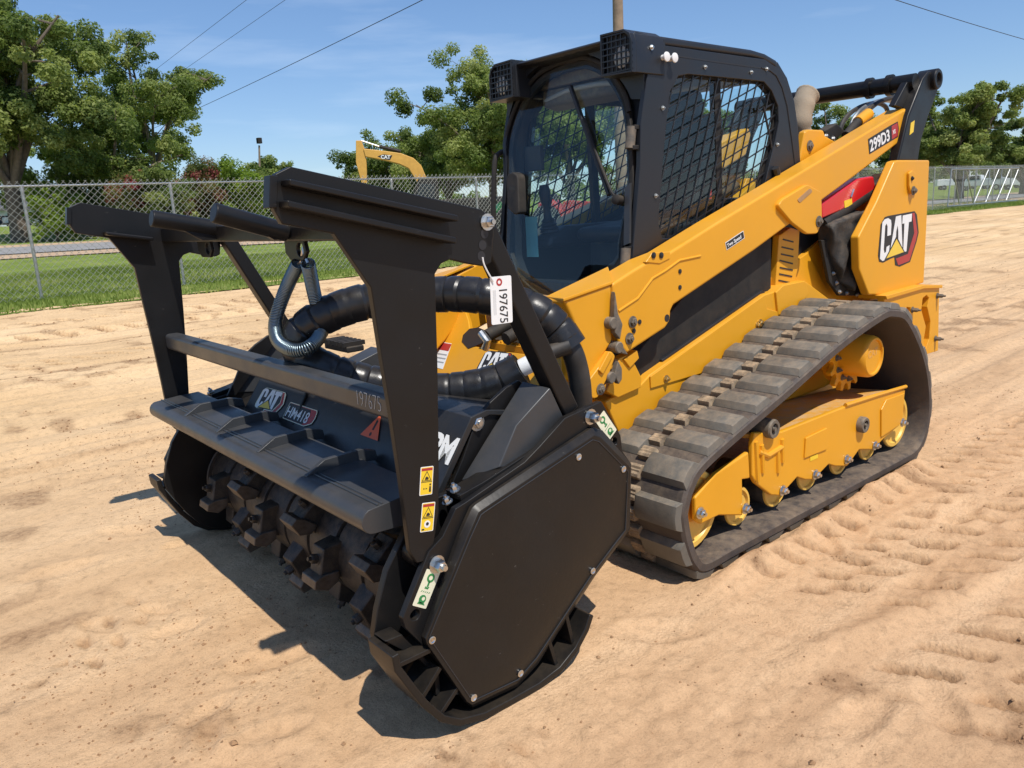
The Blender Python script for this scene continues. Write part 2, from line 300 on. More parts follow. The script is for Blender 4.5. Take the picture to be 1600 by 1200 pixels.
def sand_height(x, y):
    far = np.exp(-np.maximum(0, np.hypot(x, y) - 30) / 40)
    z = .050 * fbm(x * .55, y * .55, 1, 4) + .022 * fbm(x * 2.6, y * 2.6, 7, 4) + .012 * fbm(x * 9, y * 9, 13, 4)
    rough = sstep(.45, .7, vnoise(x * .8 + 3, y * .8, 21)); z = z + rough * .026 * fbm(x * 15, y * 15, 31, 3)
    grooves = fbm(x * .22, y * 6.0 + .5 * vnoise(x * .6, y * .3, 41), 43, 4); back = sstep(-1.2, -3.0, y) + sstep(-2.0, -4.0, x)
    z = z + np.clip(back, 0, 1) * .085 * grooves
    z = z + .022 * np.clip(1 - back, 0, 1) * fbm(x * 1.2, y * 3.2, 47, 4)
    for c0, wd, dep, am in ((-3.3, .09, .028, .15), (-4.9, .10, .03, .2), (-6.1, .10, .03, .2), (-10.2, .16, .04, .3), (-4.1, .16, .03, .25), (-5.7, .14, .025, .2), (-7.2, .2, .035, .3), (-9.0, .16, .03, .3), (-11.5, .25, .04, .3), (-13.2, .2, .04, .2), (-2.6, .12, .018, .2)):
        z = z + rut(y, c0 + am * np.sin(x * .35 + c0) + .02 * x, wd, dep) * (.4 + vnoise(x * .3, y * 0 + c0, 51))
    z = z + prints(x, y)
    # scuffs and foot prints, mostly in front and beside the machine
    rs = np.random.RandomState(11)
    for k in range(60):
        fx, fy, fa, fl = rs.uniform(-3.2, 2.3), rs.uniform(.9, 2.7), rs.uniform(0, 6.3), rs.uniform(.07, .16)
        if k % 3 == 0: fx, fy = rs.uniform(1.5, 2.4), rs.uniform(-1.5, 2.2)
        dx, dy = x - fx, y - fy; m_ = (np.abs(dx) < .4) & (np.abs(dy) < .4)
        if not m_.any(): continue
        u_, v_ = dx * np.cos(fa) + dy * np.sin(fa), -dx * np.sin(fa) + dy * np.cos(fa); q = (u_ / fl) ** 2 + (v_ / (fl * .42)) ** 2
        z = z + np.where(m_, -.012 * np.exp(-q ** 2) + .007 * np.exp(-((np.sqrt(q) - 1.35) / .35) ** 2), 0)
    # loose sand heaped along the tracks and skids, flattened under the machine
    for yc in (.99, -.99): z = z + .050 * np.exp(-((y - yc - .055 * np.sign(yc)) / .06) ** 2) * sstep(-1.6, -1.3, x) * sstep(.6, .3, x) * (.4 + vnoise(x * 6, y * 6, 91))
    under = sstep(1.02, .97, np.abs(y)) * sstep(-1.6, -1.45, x) * sstep(.46, .36, x); z = z * (1 - under) - .006 * under
    sk = sstep(.22, .08, np.abs(np.abs(y) - 1.03)) * sstep(1.05, 1.2, x) * sstep(1.85, 1.7, x); z = z * (1 - .8 * sk)
    return np.minimum(z * far, .07)
def axis_grid(lo, hi, f0, f1, d, g, mx=1e9):
    a = list(np.arange(f0, f1 + 1e-6, d)); s = d
    while a[-1] < hi: s = min(s * g, mx); a.append(a[-1] + s)
    s = d; b = [a[0]]
    while b[-1] > lo: s = min(s * g, mx); b.append(b[-1] - s)
    return np.array(b[:0:-1] + a)
def sheet(name, xs, ys, zf):
    X, Y = np.meshgrid(xs, ys, indexing='ij'); Z = zf(X, Y); nx, ny = X.shape
    V = np.stack([X, Y, Z], -1).reshape(-1, 3); i = (np.arange(nx - 1)[:, None] * ny + np.arange(ny - 1)[None, :]).ravel()
    return npmesh(name, V, np.stack([i, i + ny, i + ny + 1, i + 1], 1))
def sand_mat():
    m, n, l, b = node_mat('dry_sand'); ge = n.new('ShaderNodeNewGeometry'); P = ge.outputs['Position']
    big = N(n, 'ShaderNodeTexNoise', i_Scale=.35, i_Detail=6.0, i_Roughness=.6); l(P, big.inputs['Vector'])
    mp = N(n, 'ShaderNodeMapping'); mp.inputs['Scale'].default_value = (.25, 2.2, 1); l(P, mp.inputs['Vector'])
    st = N(n, 'ShaderNodeTexNoise', i_Scale=1.2, i_Detail=8.0, i_Roughness=.65); l(mp.outputs['Vector'], st.inputs['Vector'])
    fine = N(n, 'ShaderNodeTexNoise', i_Scale=26.0, i_Detail=8.0, i_Roughness=.7); l(P, fine.inputs['Vector'])
    gr = N(n, 'ShaderNodeTexNoise', i_Scale=190.0, i_Detail=5.0, i_Roughness=.75); l(P, gr.inputs['Vector'])
    c1 = ramp(n, big.outputs['Fac'], [(.28, (.56, .37, .19)), (.5, (.68, .465, .255)), (.72, (.75, .54, .315))], l)
    c2 = ramp(n, st.outputs['Fac'], [(.30, (.47, .28, .15)), (.5, (.61, .385, .215)), (.72, (.71, .48, .285))], l)
    x1 = N(n, 'ShaderNodeMix', data_type='RGBA'); sy_ = n.new('ShaderNodeSeparateXYZ'); l(P, sy_.inputs[0]); my = N(n, 'ShaderNodeMath', operation='MULTIPLY_ADD', use_clamp=True); l(sy_.outputs['Y'], my.inputs[0]); my.inputs[1].default_value = .16; my.inputs[2].default_value = .72; l(my.outputs[0], x1.inputs['Factor']); l(c1.outputs[0], x1.inputs['A']); l(c2.outputs[0], x1.inputs['B'])
    ca = N(n, 'ShaderNodeAttribute', attribute_name='churn_shade'); cm = N(n, 'ShaderNodeMath', operation='MULTIPLY'); l(ca.outputs['Fac'], cm.inputs[0]); cf = ramp(n, fine.outputs['Fac'], [(.3, g3(1)), (.75, g3(.35))], l); l(cf.outputs['Color'], cm.inputs[1])
    xd = N(n, 'ShaderNodeMix', data_type='RGBA'); xd.inputs['B'].default_value = (.25, .14, .072, 1); l(cm.outputs[0], xd.inputs['Factor']); l(x1.outputs['Result'], xd.inputs['A'])  # dark tone painted as shade into prints whose relief shades too faintly
    fr = ramp(n, fine.outputs['Fac'], [(.28, g3(.60)), (.48, g3(.98)), (.75, g3(1.12))], l)
    x2 = N(n, 'ShaderNodeMix', data_type='RGBA', blend_type='MULTIPLY'); x2.inputs['Factor'].default_value = .75; l(xd.outputs['Result'], x2.inputs['A']); l(fr.outputs[0], x2.inputs['B'])
    g2 = ramp(n, gr.outputs['Fac'], [(.30, g3(.62)), (.46, g3(.98)), (.68, g3(1.14))], l)
    x3 = N(n, 'ShaderNodeMix', data_type='RGBA', blend_type='MULTIPLY'); x3.inputs['Factor'].default_value = .75; l(x2.outputs['Result'], x3.inputs['A']); l(g2.outputs[0], x3.inputs['B'])
    l(x3.outputs['Result'], b.inputs['Base Color']); b.inputs['Roughness'].default_value = .95; b.inputs['Specular IOR Level'].default_value = .15
    vo = N(n, 'ShaderNodeTexVoronoi', i_Scale=75.0); l(P, vo.inputs['Vector']); mk = ramp(n, st.outputs['Fac'], [(.45, (0, 0, 0)), (.62, (1, 1, 1))], l); vm = N(n, 'ShaderNodeMath', operation='MULTIPLY'); l(vo.outputs['Distance'], vm.inputs[0]); l(mk.outputs['Color'], vm.inputs[1]); b0 = N(n, 'ShaderNodeBump', i_Strength=.6, i_Distance=.006, invert=True); l(vm.outputs[0], b0.inputs['Height'])
    b1 = N(n, 'ShaderNodeBump', i_Strength=.7, i_Distance=.012); l(fine.outputs['Fac'], b1.inputs['Height']); l(b0.outputs['Normal'], b1.inputs['Normal'])
    b2 = N(n, 'ShaderNodeBump', i_Strength=.6, i_Distance=.004); l(gr.outputs['Fac'], b2.inputs['Height']); l(b1.outputs['Normal'], b2.inputs['Normal']); l(b2.outputs['Normal'], b.inputs['Normal']); return m
GRASS_Y = -14.45
def multi_grid(lo, hi, segs, g, mx=1e9):
    a = []
    for f0, f1, d in segs: a += list(np.arange(f0, f1 - d * .5, d))
    a.append(segs[-1][1]); s = segs[-1][2]
    while a[-1] < hi: s = min(s * g, mx); a.append(a[-1] + s)
    b = [a[0]]; s = segs[0][2]
    while b[-1] > lo: s = min(s * g, mx); b.append(b[-1] - s)
    return np.array(b[:0:-1] + a)
xs = multi_grid(-320, 60, ((-9.5, -2.4, .05), (-2.4, 2.4, .0135), (2.4, 4, .05)), 1.04); ys = multi_grid(-16, 70, ((-12.5, -2.2, .045), (-2.2, .9, .020), (.9, 2.5, .0125)), 1.05, 3.0)
sme = sheet('sand_ground', xs, ys, sand_height); XX, YY = np.meshgrid(xs, ys, indexing='ij'); at_ = sme.attributes.new('churn_shade', 'FLOAT', 'POINT'); at_.data.foreach_set('value', churn_shade(XX, YY).ravel().astype(np.float32))
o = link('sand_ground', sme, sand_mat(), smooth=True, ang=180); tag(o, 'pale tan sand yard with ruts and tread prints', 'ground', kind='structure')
def terrain(x, y):
    d = -(y + 26); z = 2.3 * sstep(0, 75, d) ** 1.0
    return z + .05 * fbm(x * .2, y * .2, 5, 3) * sstep(-14.5, -20, y) + .015
def grass_mat():
    m, n, l, b = node_mat('mown_grass'); ge = n.new('ShaderNodeNewGeometry'); P = ge.outputs['Position']
    a = N(n, 'ShaderNodeTexNoise', i_Scale=.5, i_Detail=8.0, i_Roughness=.65); l(P, a.inputs['Vector']); f = N(n, 'ShaderNodeTexNoise', i_Scale=9.0, i_Detail=8.0, i_Roughness=.75); l(P, f.inputs['Vector'])
    c = ramp(n, a.outputs['Fac'], [(.3, (.15, .215, .038)), (.55, (.235, .30, .062)), (.75, (.40, .40, .13))], l); d = ramp(n, f.outputs['Fac'], [(.3, g3(.45)), (.7, g3(1.25))], l)
    x = N(n, 'ShaderNodeMix', data_type='RGBA', blend_type='MULTIPLY'); x.inputs['Factor'].default_value = .8; l(c.outputs[0], x.inputs['A']); l(d.outputs[0], x.inputs['B']); l(x.outputs['Result'], b.inputs['Base Color'])
    b.inputs['Roughness'].default_value = .9; b.inputs['Specular IOR Level'].default_value = .1
    bu = N(n, 'ShaderNodeBump', i_Strength=.9, i_Distance=.06); l(f.outputs['Fac'], bu.inputs['Height']); l(bu.outputs['Normal'], b.inputs['Normal']); return m
xs2 = axis_grid(-1500, 900, -14, 6, .12, 1.05, 60); n0 = len(xs2)
ys2 = -(axis_grid(0, 2500, 0, 12, .2, 1.08, 120)[::-1]); X, Y = np.meshgrid(xs2, ys2, indexing='ij')
edge = GRASS_Y + .55 * fbm(X * .8, X * 0 + 2.2, 8, 5) + .25 * fbm(X * 4, X * 0, 9, 3); gate_x = sstep(-60, -64, X)
Y = np.where(Y > -.001, edge - gate_x * 3.5, np.minimum(Y + GRASS_Y, edge - .12)); Z = terrain(X, Y); Z = np.where(Y > edge - .13, .022, Z)
V = np.stack([X, Y, Z], -1).reshape(-1, 3); ny = X.shape[1]; i = (np.arange(X.shape[0] - 1)[:, None] * ny + np.arange(ny - 1)[None, :]).ravel()
o = link('grass_field', npmesh('grass_field', V, np.stack([i, i + ny, i + ny + 1, i + 1], 1)), grass_mat(), smooth=True, ang=180); tag(o, 'mown grass verge rising beyond the fence', 'grass', kind='structure')
def ribbon(name, line, wd, dz, mat, step=2.0):
    P = spline([(x, y, 0) for x, y in line], 10); V = []; F = []
    for k, p in enumerate(P):
        t = P[min(k + 1, len(P) - 1)] - P[max(k - 1, 0)]; nrm = Vector((-t.y, t.x, 0)).normalized()
        for s in (-1, -.33, .33, 1):
            q = p + nrm * wd / 2 * s; V.append((q.x, q.y, float(terrain(np.array(q.x), np.array(q.y))) + dz))
    for k in range(len(P) - 1):
        for j in range(3): F.append((k * 4 + j, k * 4 + j + 1, k * 4 + 5 + j, k * 4 + 4 + j))
    return link(name, npmesh(name, V, F), mat, smooth=True, ang=180)
def road_mat(name, a, c):
    m, n, l, b = node_mat(name); ge = n.new('ShaderNodeNewGeometry'); t = N(n, 'ShaderNodeTexNoise', i_Scale=1.5, i_Detail=8.0, i_Roughness=.7); l(ge.outputs['Position'], t.inputs['Vector'])
    r = ramp(n, t.outputs['Fac'], [(.3, a), (.7, c)], l); l(r.outputs[0], b.inputs['Base Color']); b.inputs['Roughness'].default_value = .9; return m
RD = [(60, -60), (20, -53), (0, -49), (-20, -44), (-40, -33), (-60, -25.5), (-90, -24.5), (-140, -30), (-240, -50)]
tag(ribbon('dirt_shoulder', RD, 13, .05, road_mat('dirt_shoulder', (.42, .28, .17), (.58, .42, .27))), 'dry dirt shoulder of the road', 'ground', kind='structure')
tag(ribbon('road', RD, 6.5, .10, road_mat('old_asphalt', (.22, .21, .205), (.34, .33, .32))), 'pale worn asphalt road', 'road', kind='structure')
# loose clods and grit on the sand
rng = np.random.default_rng(5)
def lumps(n, xr, yr, smin, smax, name, onprint=False):
    x = rng.uniform(*xr, n); y = rng.uniform(*yr, n); dens = vnoise(x * 1.3, y * 1.3, 99) if not onprint else .1 + .9 * churn_shade(x, y); k = (dens * (.6 + .8 * vnoise(x * 4.1, y * 4.1, 98)) > rng.uniform(.30, 1.0, n)) & ~((np.abs(y) < 1.05) & (x > -1.7) & (x < .5)); x, y = x[k], y[k]; n = len(x)
    s = smin * (smax / smin) ** (rng.uniform(0, 1, n) ** 2.6); z = sand_height(x, y)
    base = np.array([(1, 0, 0), (0, 1, 0), (-1, 0, 0), (0, -1, 0), (0, 0, .8), (0, 0, -.6)], float); V = base[None] * s[:, None, None] * rng.uniform(.55, 1.3, (n, 6, 1))
    a = rng.uniform(0, 6.28, n); ca, sa = np.cos(a)[:, None], np.sin(a)[:, None]; V = np.stack([V[..., 0] * ca - V[..., 1] * sa, V[..., 0] * sa + V[..., 1] * ca, V[..., 2]], -1)
    V += np.stack([x, y, z + s * .2], -1)[:, None, :]; F = np.array([(0, 1, 4), (1, 2, 4), (2, 3, 4), (3, 0, 4), (1, 0, 5), (2, 1, 5), (3, 2, 5), (0, 3, 5)])
    return npmesh(name, V.reshape(-1, 3), (F[None] + 6 * np.arange(n)[:, None, None]).reshape(-1, 3))
clod_m = paint('sand_clods', (.33, .19, .095), .95, var=.3, scale=30, bump=.4)
tag(link('dirt_clods', lumps(60000, (-3.5, 2.6), (-3.5, 2.7), .0016, .0068, 'dirt_clods'), clod_m), 'small clods and grit scattered over the sand', 'dirt', kind='stuff')
tag(link('dirt_clods', lumps(16000, (-14, 6), (-14, 2.8), .004, .013, 'dirt_clods'), clod_m), 'clods lying along the ruts', 'dirt', kind='stuff')
tag(link('dirt_clods', lumps(34000, (-3.2, 2.5), (.95, 2.6), .002, .0085, 'dirt_clods', True), clod_m), 'crumbs lying in the tread prints beside the loader', 'dirt', kind='stuff')
tag(link('dirt_clods', lumps(30000, (-7, 4), (-13, -2.5), .006, .022, 'dirt_clods', True), clod_m), 'crumbs lying in the tread prints across the yard', 'dirt', kind='stuff')
def blades(n, xr, yr, h0, h1, name, wd=.012):
    x = rng.uniform(*xr, n); y = yr[0] + (yr[1] - yr[0]) * rng.uniform(0, 1, n) ** .8; y = y + .5 * fbm(x * .8, x * 0 + 2.2, 8, 5); z = terrain(x, y)
    h = rng.uniform(h0, h1, n) * (.5 + vnoise(x * .9, y * .9, 3)); a = rng.uniform(0, 6.28, n); tx = rng.normal(0, .35, n) * h; ty = rng.normal(0, .35, n) * h; ws = wd * rng.uniform(.6, 1.6, n)
    V = np.stack([np.stack([x - np.cos(a) * ws, y - np.sin(a) * ws, z - .01], -1), np.stack([x + np.cos(a) * ws, y + np.sin(a) * ws, z - .01], -1), np.stack([x + tx, y + ty, z + h], -1)], 1)
    me = npmesh(name, V.reshape(-1, 3), np.arange(3 * n).reshape(-1, 3)); t = me.attributes.new('tone', 'FLOAT', 'FACE'); t.data.foreach_set('value', np.clip(vnoise(x * .7, y * .7, 4) * .8 + rng.normal(0, .2, n), 0, 1).astype(np.float32)); return me
tag(link('grass_blades', blades(90000, (-16, 5), (-14.3, -30), .03, .10, 'grass_blades', .014), M['grassblade'], smooth=False), 'ragged green grass along the foot of the fence', 'grass', kind='stuff')
tag(link('grass_blades', blades(50000, (-66, -16), (-14.3, -24), .04, .13, 'grass_blades', .022), M['grassblade'], smooth=False), 'grass along the far end of the fence', 'grass', kind='stuff')
# ------------------------------------------------------------------ fence, gate, poles, cables
def TZ(x, y): return float(terrain(np.array(float(x)), np.array(float(y)))) if y < -14.6 else 0.0
fe = thing('chain_link_fence', 'long galvanised chain-link fence running along the grass verge', 'fence', (0, -17, 0))
pbm = B(); lathe(pbm, (0, 0, -.05), (0, 0, 1), [(0, .034), (2.38, .034), (2.38, .042), (2.46, .042), (2.49, .02)], 12)
for q in (.5, 1.3): lathe(pbm, (0, 0, q), (0, 0, 1), [(0, .037), (.012, .037)], 12)
post0 = obj('fence_post', pbm, M['galv'], fe); posts = [-0.409 - 3.04 * k for k in range(-2, 21)]
for k, px in enumerate(posts):
    p = post0 if k == 0 else post0.copy()
    if k: C.objects.link(p)
    p.location = (px, 0, 0)
rb = B(); tube(rb, [(posts[0], .0, 2.43), (posts[-1], .0, 2.43)], .024, 10); obj('top_rail', rb, M['galv'], fe)
def wire_mesh(x0, x1, zb, zt, sp, r):
    V = []; F = []; k = 0; h = zt - zb; xa = x0 - h
    lines = []
    while xa < x1 + h:
        for sgn in (1, -1):
            a, b = (xa, zb), (xa + sgn * h, zt)
            # clip in x
            (ax, az), (bx, bz) = a, b
            def cl(v, px, pz, qx, qz): t = (v - px) / (qx - px); return v, pz + t * (qz - pz)
            if max(ax, bx) < x0 or min(ax, bx) > x1: continue
            if ax < x0: ax, az = cl(x0, ax, az, bx, bz)
            if bx < x0: bx, bz = cl(x0, ax, az, bx, bz)
            if ax > x1: ax, az = cl(x1, ax, az, bx, bz)
            if bx > x1: bx, bz = cl(x1, ax, az, bx, bz)
            lines.append((ax, az, bx, bz, sgn))
        xa += sp
    for ax, az, bx, bz, s in lines:
        o = .004 * s; d = Vector((bx - ax, 0, bz - az)); 
        if d.length < .02: continue
        d.normalize(); n = Vector((-d.z, 0, d.x)) * r
        for (px, pz) in ((ax, az), (bx, bz)):
            for q in ((n.x, -r, n.z), (n.x, r, n.z), (-n.x, r, -n.z), (-n.x, -r, -n.z)): V.append((px + q[0], .04 + o + q[1], pz + q[2]))
        for j in range(4): F.append((k + j, k + (j + 1) % 4, k + 4 + (j + 1) % 4, k + 4 + j))
        k += 8
    return npmesh('chain_link_mesh', V, F)
tag(link('chain_link_mesh', wire_mesh(posts[-1], posts[0], .04, 2.53, .145, .0034), M['wire'], fe, smooth=False), kind='stuff')
ga = thing('cantilever_gate', 'open galvanised pipe gate with slanted braces parked along the far end of the fence', 'gate', (0, -16.62, 0))
def gpipe(nm, a, b, r=.03): bm = B(); tube(bm, [(a[0], 0, a[1]), (b[0], 0, b[1])], r, 8); return obj(nm, bm, M['galv'], ga)
gpipe('bottom_rail', *[(-47.1893, 0.2064), (-58.5155, 0.1746)], .045); gpipe('top_rail', *[(-47.3233, 2.3117), (-58.3402, 2.2919)], .04); gpipe('end_post', *[(-47.3656, 2.3293), (-47.1436, 0.2082)], .04)
for a, b in [[(-49.1495, 2.2393), (-49.0513, 0.2103)], [(-50.0116, 2.268), (-50.0216, 0.1931)], [(-51.1947, 2.2946), (-51.1033, 0.2496)], [(-53.2643, 2.2758), (-53.0682, 0.2386)], [(-55.3367, 2.257), (-55.1308, 0.2475)]]: gpipe('gate_upright', a, b, .025)
for a, b in [[(-47.7111, 2.1813), (-48.8525, 0.2552)], [(-49.5406, 2.1982), (-50.9982, 0.2726)], [(-53.0524, 2.2777), (-51.0995, 0.269)], [(-54.7809, 2.262), (-52.9616, 0.2423)], [(-56.7077, 2.2242), (-54.7951, 0.2589)], [(-58.2463, 2.1891), (-56.4921, 0.2424)]]: gpipe('brace', a, b, .034)
def pole(loc, h, r, label, lean=(0, 0)):
    z0 = TZ(*loc); t = thing('utility_pole', label, 'utility pole', (*loc, z0 - .1), 0, 'wooden utility poles'); bm = B(); tube(bm, [(0, 0, 0), (lean[0] * .5, lean[1] * .5, h / 2), (*lean, h)], [r, r * .9, r * .72], 14); obj('pole_shaft', bm, M['pole'], t, ang=60)
    bm = B(); beam(bm, (-1.1, .12, h - .5), (1.1, .12, h - .5), .1, .12); obj('crossarm', bm, M['pole'], t)
    for x in (-1, -.35, .35, 1): bm = B(); lathe(bm, (x, .12, h - .44), (0, 0, 1), [(0, .03), (.05, .06), (.1, .05), (.16, .03)], 10); obj('insulator', bm, M['glassdark'], t)
    return z0 - .1 + h
PA, PB_, PC = (-17.0, -15.0), (-24.26, -124.49), (-77.27, -15.28)
za = pole(PA, 10.9, .195, 'weathered wooden utility pole standing right behind the cab roof')
zb = pole(PB_, 9.5, .16, 'distant wooden utility pole hidden among the tall trees on the left'); zc = pole(PC, 10.4, .16, 'distant wooden utility pole beyond the open gate')
def cable(a, b, sag, r, label):
    a, b = Vector(a), Vector(b); P = [a.lerp(b, k / 24) - Vector((0, 0, sag * 4 * (k / 24) * (1 - k / 24))) for k in range(25)]
    bm = B(); tube(bm, P, r, 6); return tag(obj('overhead_cable', bm, M['darkwire']), label, 'power line', 'overhead cables')
cable((*PA, za - .55), (*PB_, zb - .55), .55, .016, 'thick black overhead cable rising from the left trees to the pole behind the cab')
cable((*PA, za - .55), (*PC, zc - .55), .4, .016, 'black overhead cable sloping down to the right of the cab across open sky')
cable((*(-12.75, -49.05), 10), (*(-10.35, -17.44), 10), .0, .008, 'thin upper overhead cable above the second tall tree')
cable((*(-15.13, -60.86), 10), (*(-11.6, -16.57), 10), .0, .008, 'thin lower overhead cable just beneath another thin one, above the second tall tree')
cable((*(-24.48, -9.94), 10.6), (*(-46.11, -8.03), 10.8), .2, .007, 'faint thin overhead cable in the top right sky')
lp = (-24.51, -61.8); t = thing('yard_light', 'thin leaning lamp pole with a box floodlight beyond the bushes', 'street lamp', (*lp, TZ(*lp)))
bm = B(); tube(bm, [(.15, 0, 0), (-.55, 0, 7.53 - TZ(*lp))], [.11, .08], 8); obj('lamp_pole', bm, M['pole'], t)
bm = B(); hh = 7.78 - TZ(*lp); box(bm, (-.75, -.15, hh - .1), (-.4, .25, hh + .35)); obj('lamp_head', bm, M['dark'], t, .03)

# ------------------------------------------------------------------ trees and bushes
def foliage(cl, n, size, seed, flat=.8):
    """cl: (centre, radius, tone) clusters -> one mesh of small folded leaf faces"""
    g = np.random.default_rng(seed); Cn = np.array([c[0] for c in cl], float); Rr = np.array([c[1] for c in cl], float); T = np.array([c[2] for c in cl], float)
    p = Rr ** 2; idx = g.choice(len(cl), n, p=p / p.sum()); d = g.normal(0, 1, (n, 3)); d /= np.linalg.norm(d, axis=1)[:, None]
    rad = g.uniform(.05, 1, n) ** .45; P = Cn[idx] + d * (Rr[idx] * rad)[:, None] * np.array([1, 1, flat])
    nrm = d + g.normal(0, .55, (n, 3)) + np.array([0, 0, .5]); nrm /= np.linalg.norm(nrm, axis=1)[:, None]
    a = np.cross(nrm, g.normal(0, 1, (n, 3))); a /= np.linalg.norm(a, axis=1)[:, None]; b = np.cross(nrm, a); s = (size * g.uniform(.55, 1.35, n))[:, None]
    V = np.stack([P - a * s, P - b * s * .5 - nrm * s * .12, P + a * s, P + b * s * .5 - nrm * s * .12], 1)
    me = npmesh('crown', V.reshape(-1, 3), np.arange(4 * n).reshape(-1, 4)); t = me.attributes.new('tone', 'FLOAT', 'FACE')
    t.data.foreach_set('value', np.clip(T[idx] + g.normal(0, .16, n), 0, 1).astype(np.float32)); return me
def tree(label, loc, H, W, seed, nl=9000, leaf='leaf', size=.26, trunk=.3, fork=.28, limbs=6, name='broadleaf_tree', cat='tree', group=None, lean=0, twig=3, low=0.0, cr=.085, depth=1.0):
    g = random.Random(seed); z0 = TZ(*loc); root = thing(name, label, cat, (*loc, z0 - .15), 0, group); bm = B(); cl = []
    top = Vector((lean, 0, H * fork)); tube(bm, [(0, 0, 0), (lean * .4, 0, H * fork * .5), top], [trunk * 1.2, trunk, trunk * .85], 9)
    for i in range(limbs):
        az = 2 * math.pi * (i + g.uniform(-.3, .3)) / limbs; el = g.uniform(.45, 1.25) if i else 1.45
        d = Vector((math.cos(az) * math.cos(el), math.sin(az) * math.cos(el) * depth, math.sin(el))); Lh = (H * (1 - fork)) * g.uniform(.72, .98)
        Lw = W * g.uniform(.7, 1.0); end = top + Vector((d.x * Lw * 1.25, d.y * Lw * 1.25, min(Lh, Lh * d.z * 1.05) * .93))
        mid = top.lerp(end, .5) + Vector((g.uniform(-.1, .1) * W, g.uniform(-.1, .1) * W, .06 * H)); P = spline([top - Vector((0, 0, H * fork * .25 * g.random())), mid, end], 5)
        r0 = trunk * g.uniform(.4, .62); tube(bm, P, [r0 * (1 - .8 * k / (len(P) - 1)) for k in range(len(P))], 6)
        for q in range(twig * 3):
            f = g.uniform(.30, 1.0); p = P[min(len(P) - 1, int(f * (len(P) - 1)))]; a2 = g.uniform(0, 6.283); e2 = g.uniform(-.35, .9); Ls = (W * .42) * g.uniform(.5, 1.1) * (1.15 - .5 * f)
            e = p + Vector((math.cos(a2) * math.cos(e2), math.sin(a2) * math.cos(e2) * depth, math.sin(e2))) * Ls
            tube(bm, [p, p.lerp(e, .5) + Vector((0, 0, .05 * Ls)), e], [r0 * .3, r0 * .2, r0 * .08], 5, cap=False); tone = g.uniform(.1, .85)
            for u in range(g.randint(2, 4)):
                c = p.lerp(e, g.uniform(.5, 1.15)) + Vector((g.gauss(0, 1), g.gauss(0, 1), g.gauss(0, .7))) * W * .09; cl.append((c, H * cr * g.uniform(.34, .92), min(1, max(0, tone + g.uniform(-.2, .2)))))
    if low:
        for q in range(int(30 * low)): cl.append((Vector((g.uniform(-1, 1) * W * .8, g.uniform(-1, 1) * W * .6, H * g.uniform(.24, .5) if cat == 'tree' else H * g.uniform(.06, .45))), H * cr * g.uniform(.5, 1), g.random()))
    obj('trunk', bm, M['bark'], root, ang=60); link('crown', foliage(cl, int(nl * 2.9), size * .52, seed), M[leaf], root, smooth=False); return root
TG = 'trees beyond the chain-link fence'
tree('huge spreading dark-limbed tree filling the upper left corner', (-6.51, -58.63), 18.84 - 1, 9.0, 3, 30000, 'leafdark', .26, .55, .22, 8, group=TG, low=.9, cr=.07)
tree('tall loose-crowned tree with a bare leaning lower trunk, second from the left', (-18.49, -68.21), 16.41 - .6, 6.6, 8, 16000, 'leaf', .25, .33, .34, 8, group=TG, cr=.072)
tree('round dense tree between the two tall left trees', (-12.69, -61.49), 11.76 - .8, 5.6, 21, 15000, 'leaf', .24, .3, .22, 7, group=TG, low=.9, cr=.09)
tree('small far tree to the left of the excavator boom top, just above the fence rail', (-57.97, -134.49), 12.65 - 2, 6.0, 34, 4000, 'leafdark', .5, .3, .3, 5, group=TG, cr=.12)
tree('low wide tree directly behind the excavator boom', (-41.62, -69.83), 9.61 - 1, 7.0, 45, 16000, 'leafdark', .27, .3, .15, 8, group=TG, low=1.2, cr=.13)
tree('mid-height pale tree left of the cab, right of the excavator boom', (-41.78, -58.92), 11.78 - 1, 6.4, 57, 18000, 'leaf', .25, .28, .18, 8, group=TG, low=1.2, cr=.095)
tree('tallest tree rising behind the left edge of the cab', (-41.37, -51.68), 15.66 - .6, 6.6, 63, 25000, 'leaf', .25, .4, .2, 9, group=TG, low=1.2, cr=.08)
tree('tree seen over the roof visor and through the cab door glass', (-47.81, -48.59), 15.16 - .6, 6.2, 71, 20000, 'leaf', .25, .4, .22, 7, group=TG, low=.6, cr=.08)
tree('tree seen through the side window guards of the cab', (-59.69, -44.09), 10.64 - .6, 6.2, 77, 14000, 'leaf', .26, .35, .22, 7, group=TG, low=.6, cr=.08)
tree('loose tree standing just right of the cab rear edge', (-69.5, -36.14), 11.28 - .4, 5.6, 82, 15000, 'leaf', .25, .3, .2, 6, group=TG, low=.6, cr=.085)
tree('tree behind the rear lift-arm link, partly hidden by its tube', (-81.1, -35.21), 11.6 - .4, 5.6, 88, 13000, 'leafdark', .27, .3, .2, 6, group=TG, low=.8, cr=.09)
tree('big full tree right of the loader with a broad round crown', (-77.79, -27.52), 11.72 - .4, 6.4, 93, 24000, 'leaf', .26, .4, .16, 8, group=TG, low=1.0, cr=.085)
tree('dark tree cut by the right edge of the picture', (-92.78, -26.93), 9.65 - .4, 5.4, 99, 15000, 'leafdark', .3, .35, .18, 7, group=TG, low=1.0, cr=.085)
tree('dark far tree cut by the left edge of the picture behind the pale building', (-9.72, -111.64), 13.87 - 2, 9, 104, 11000, 'leafdark', .4, .4, .2, 7, group=TG, low=1.0, cr=.1)
BG = 'bushes beyond the fence'
def bush(label, u, d, vt, W, seed, leaf, n=7000, size=.16): 
    pass
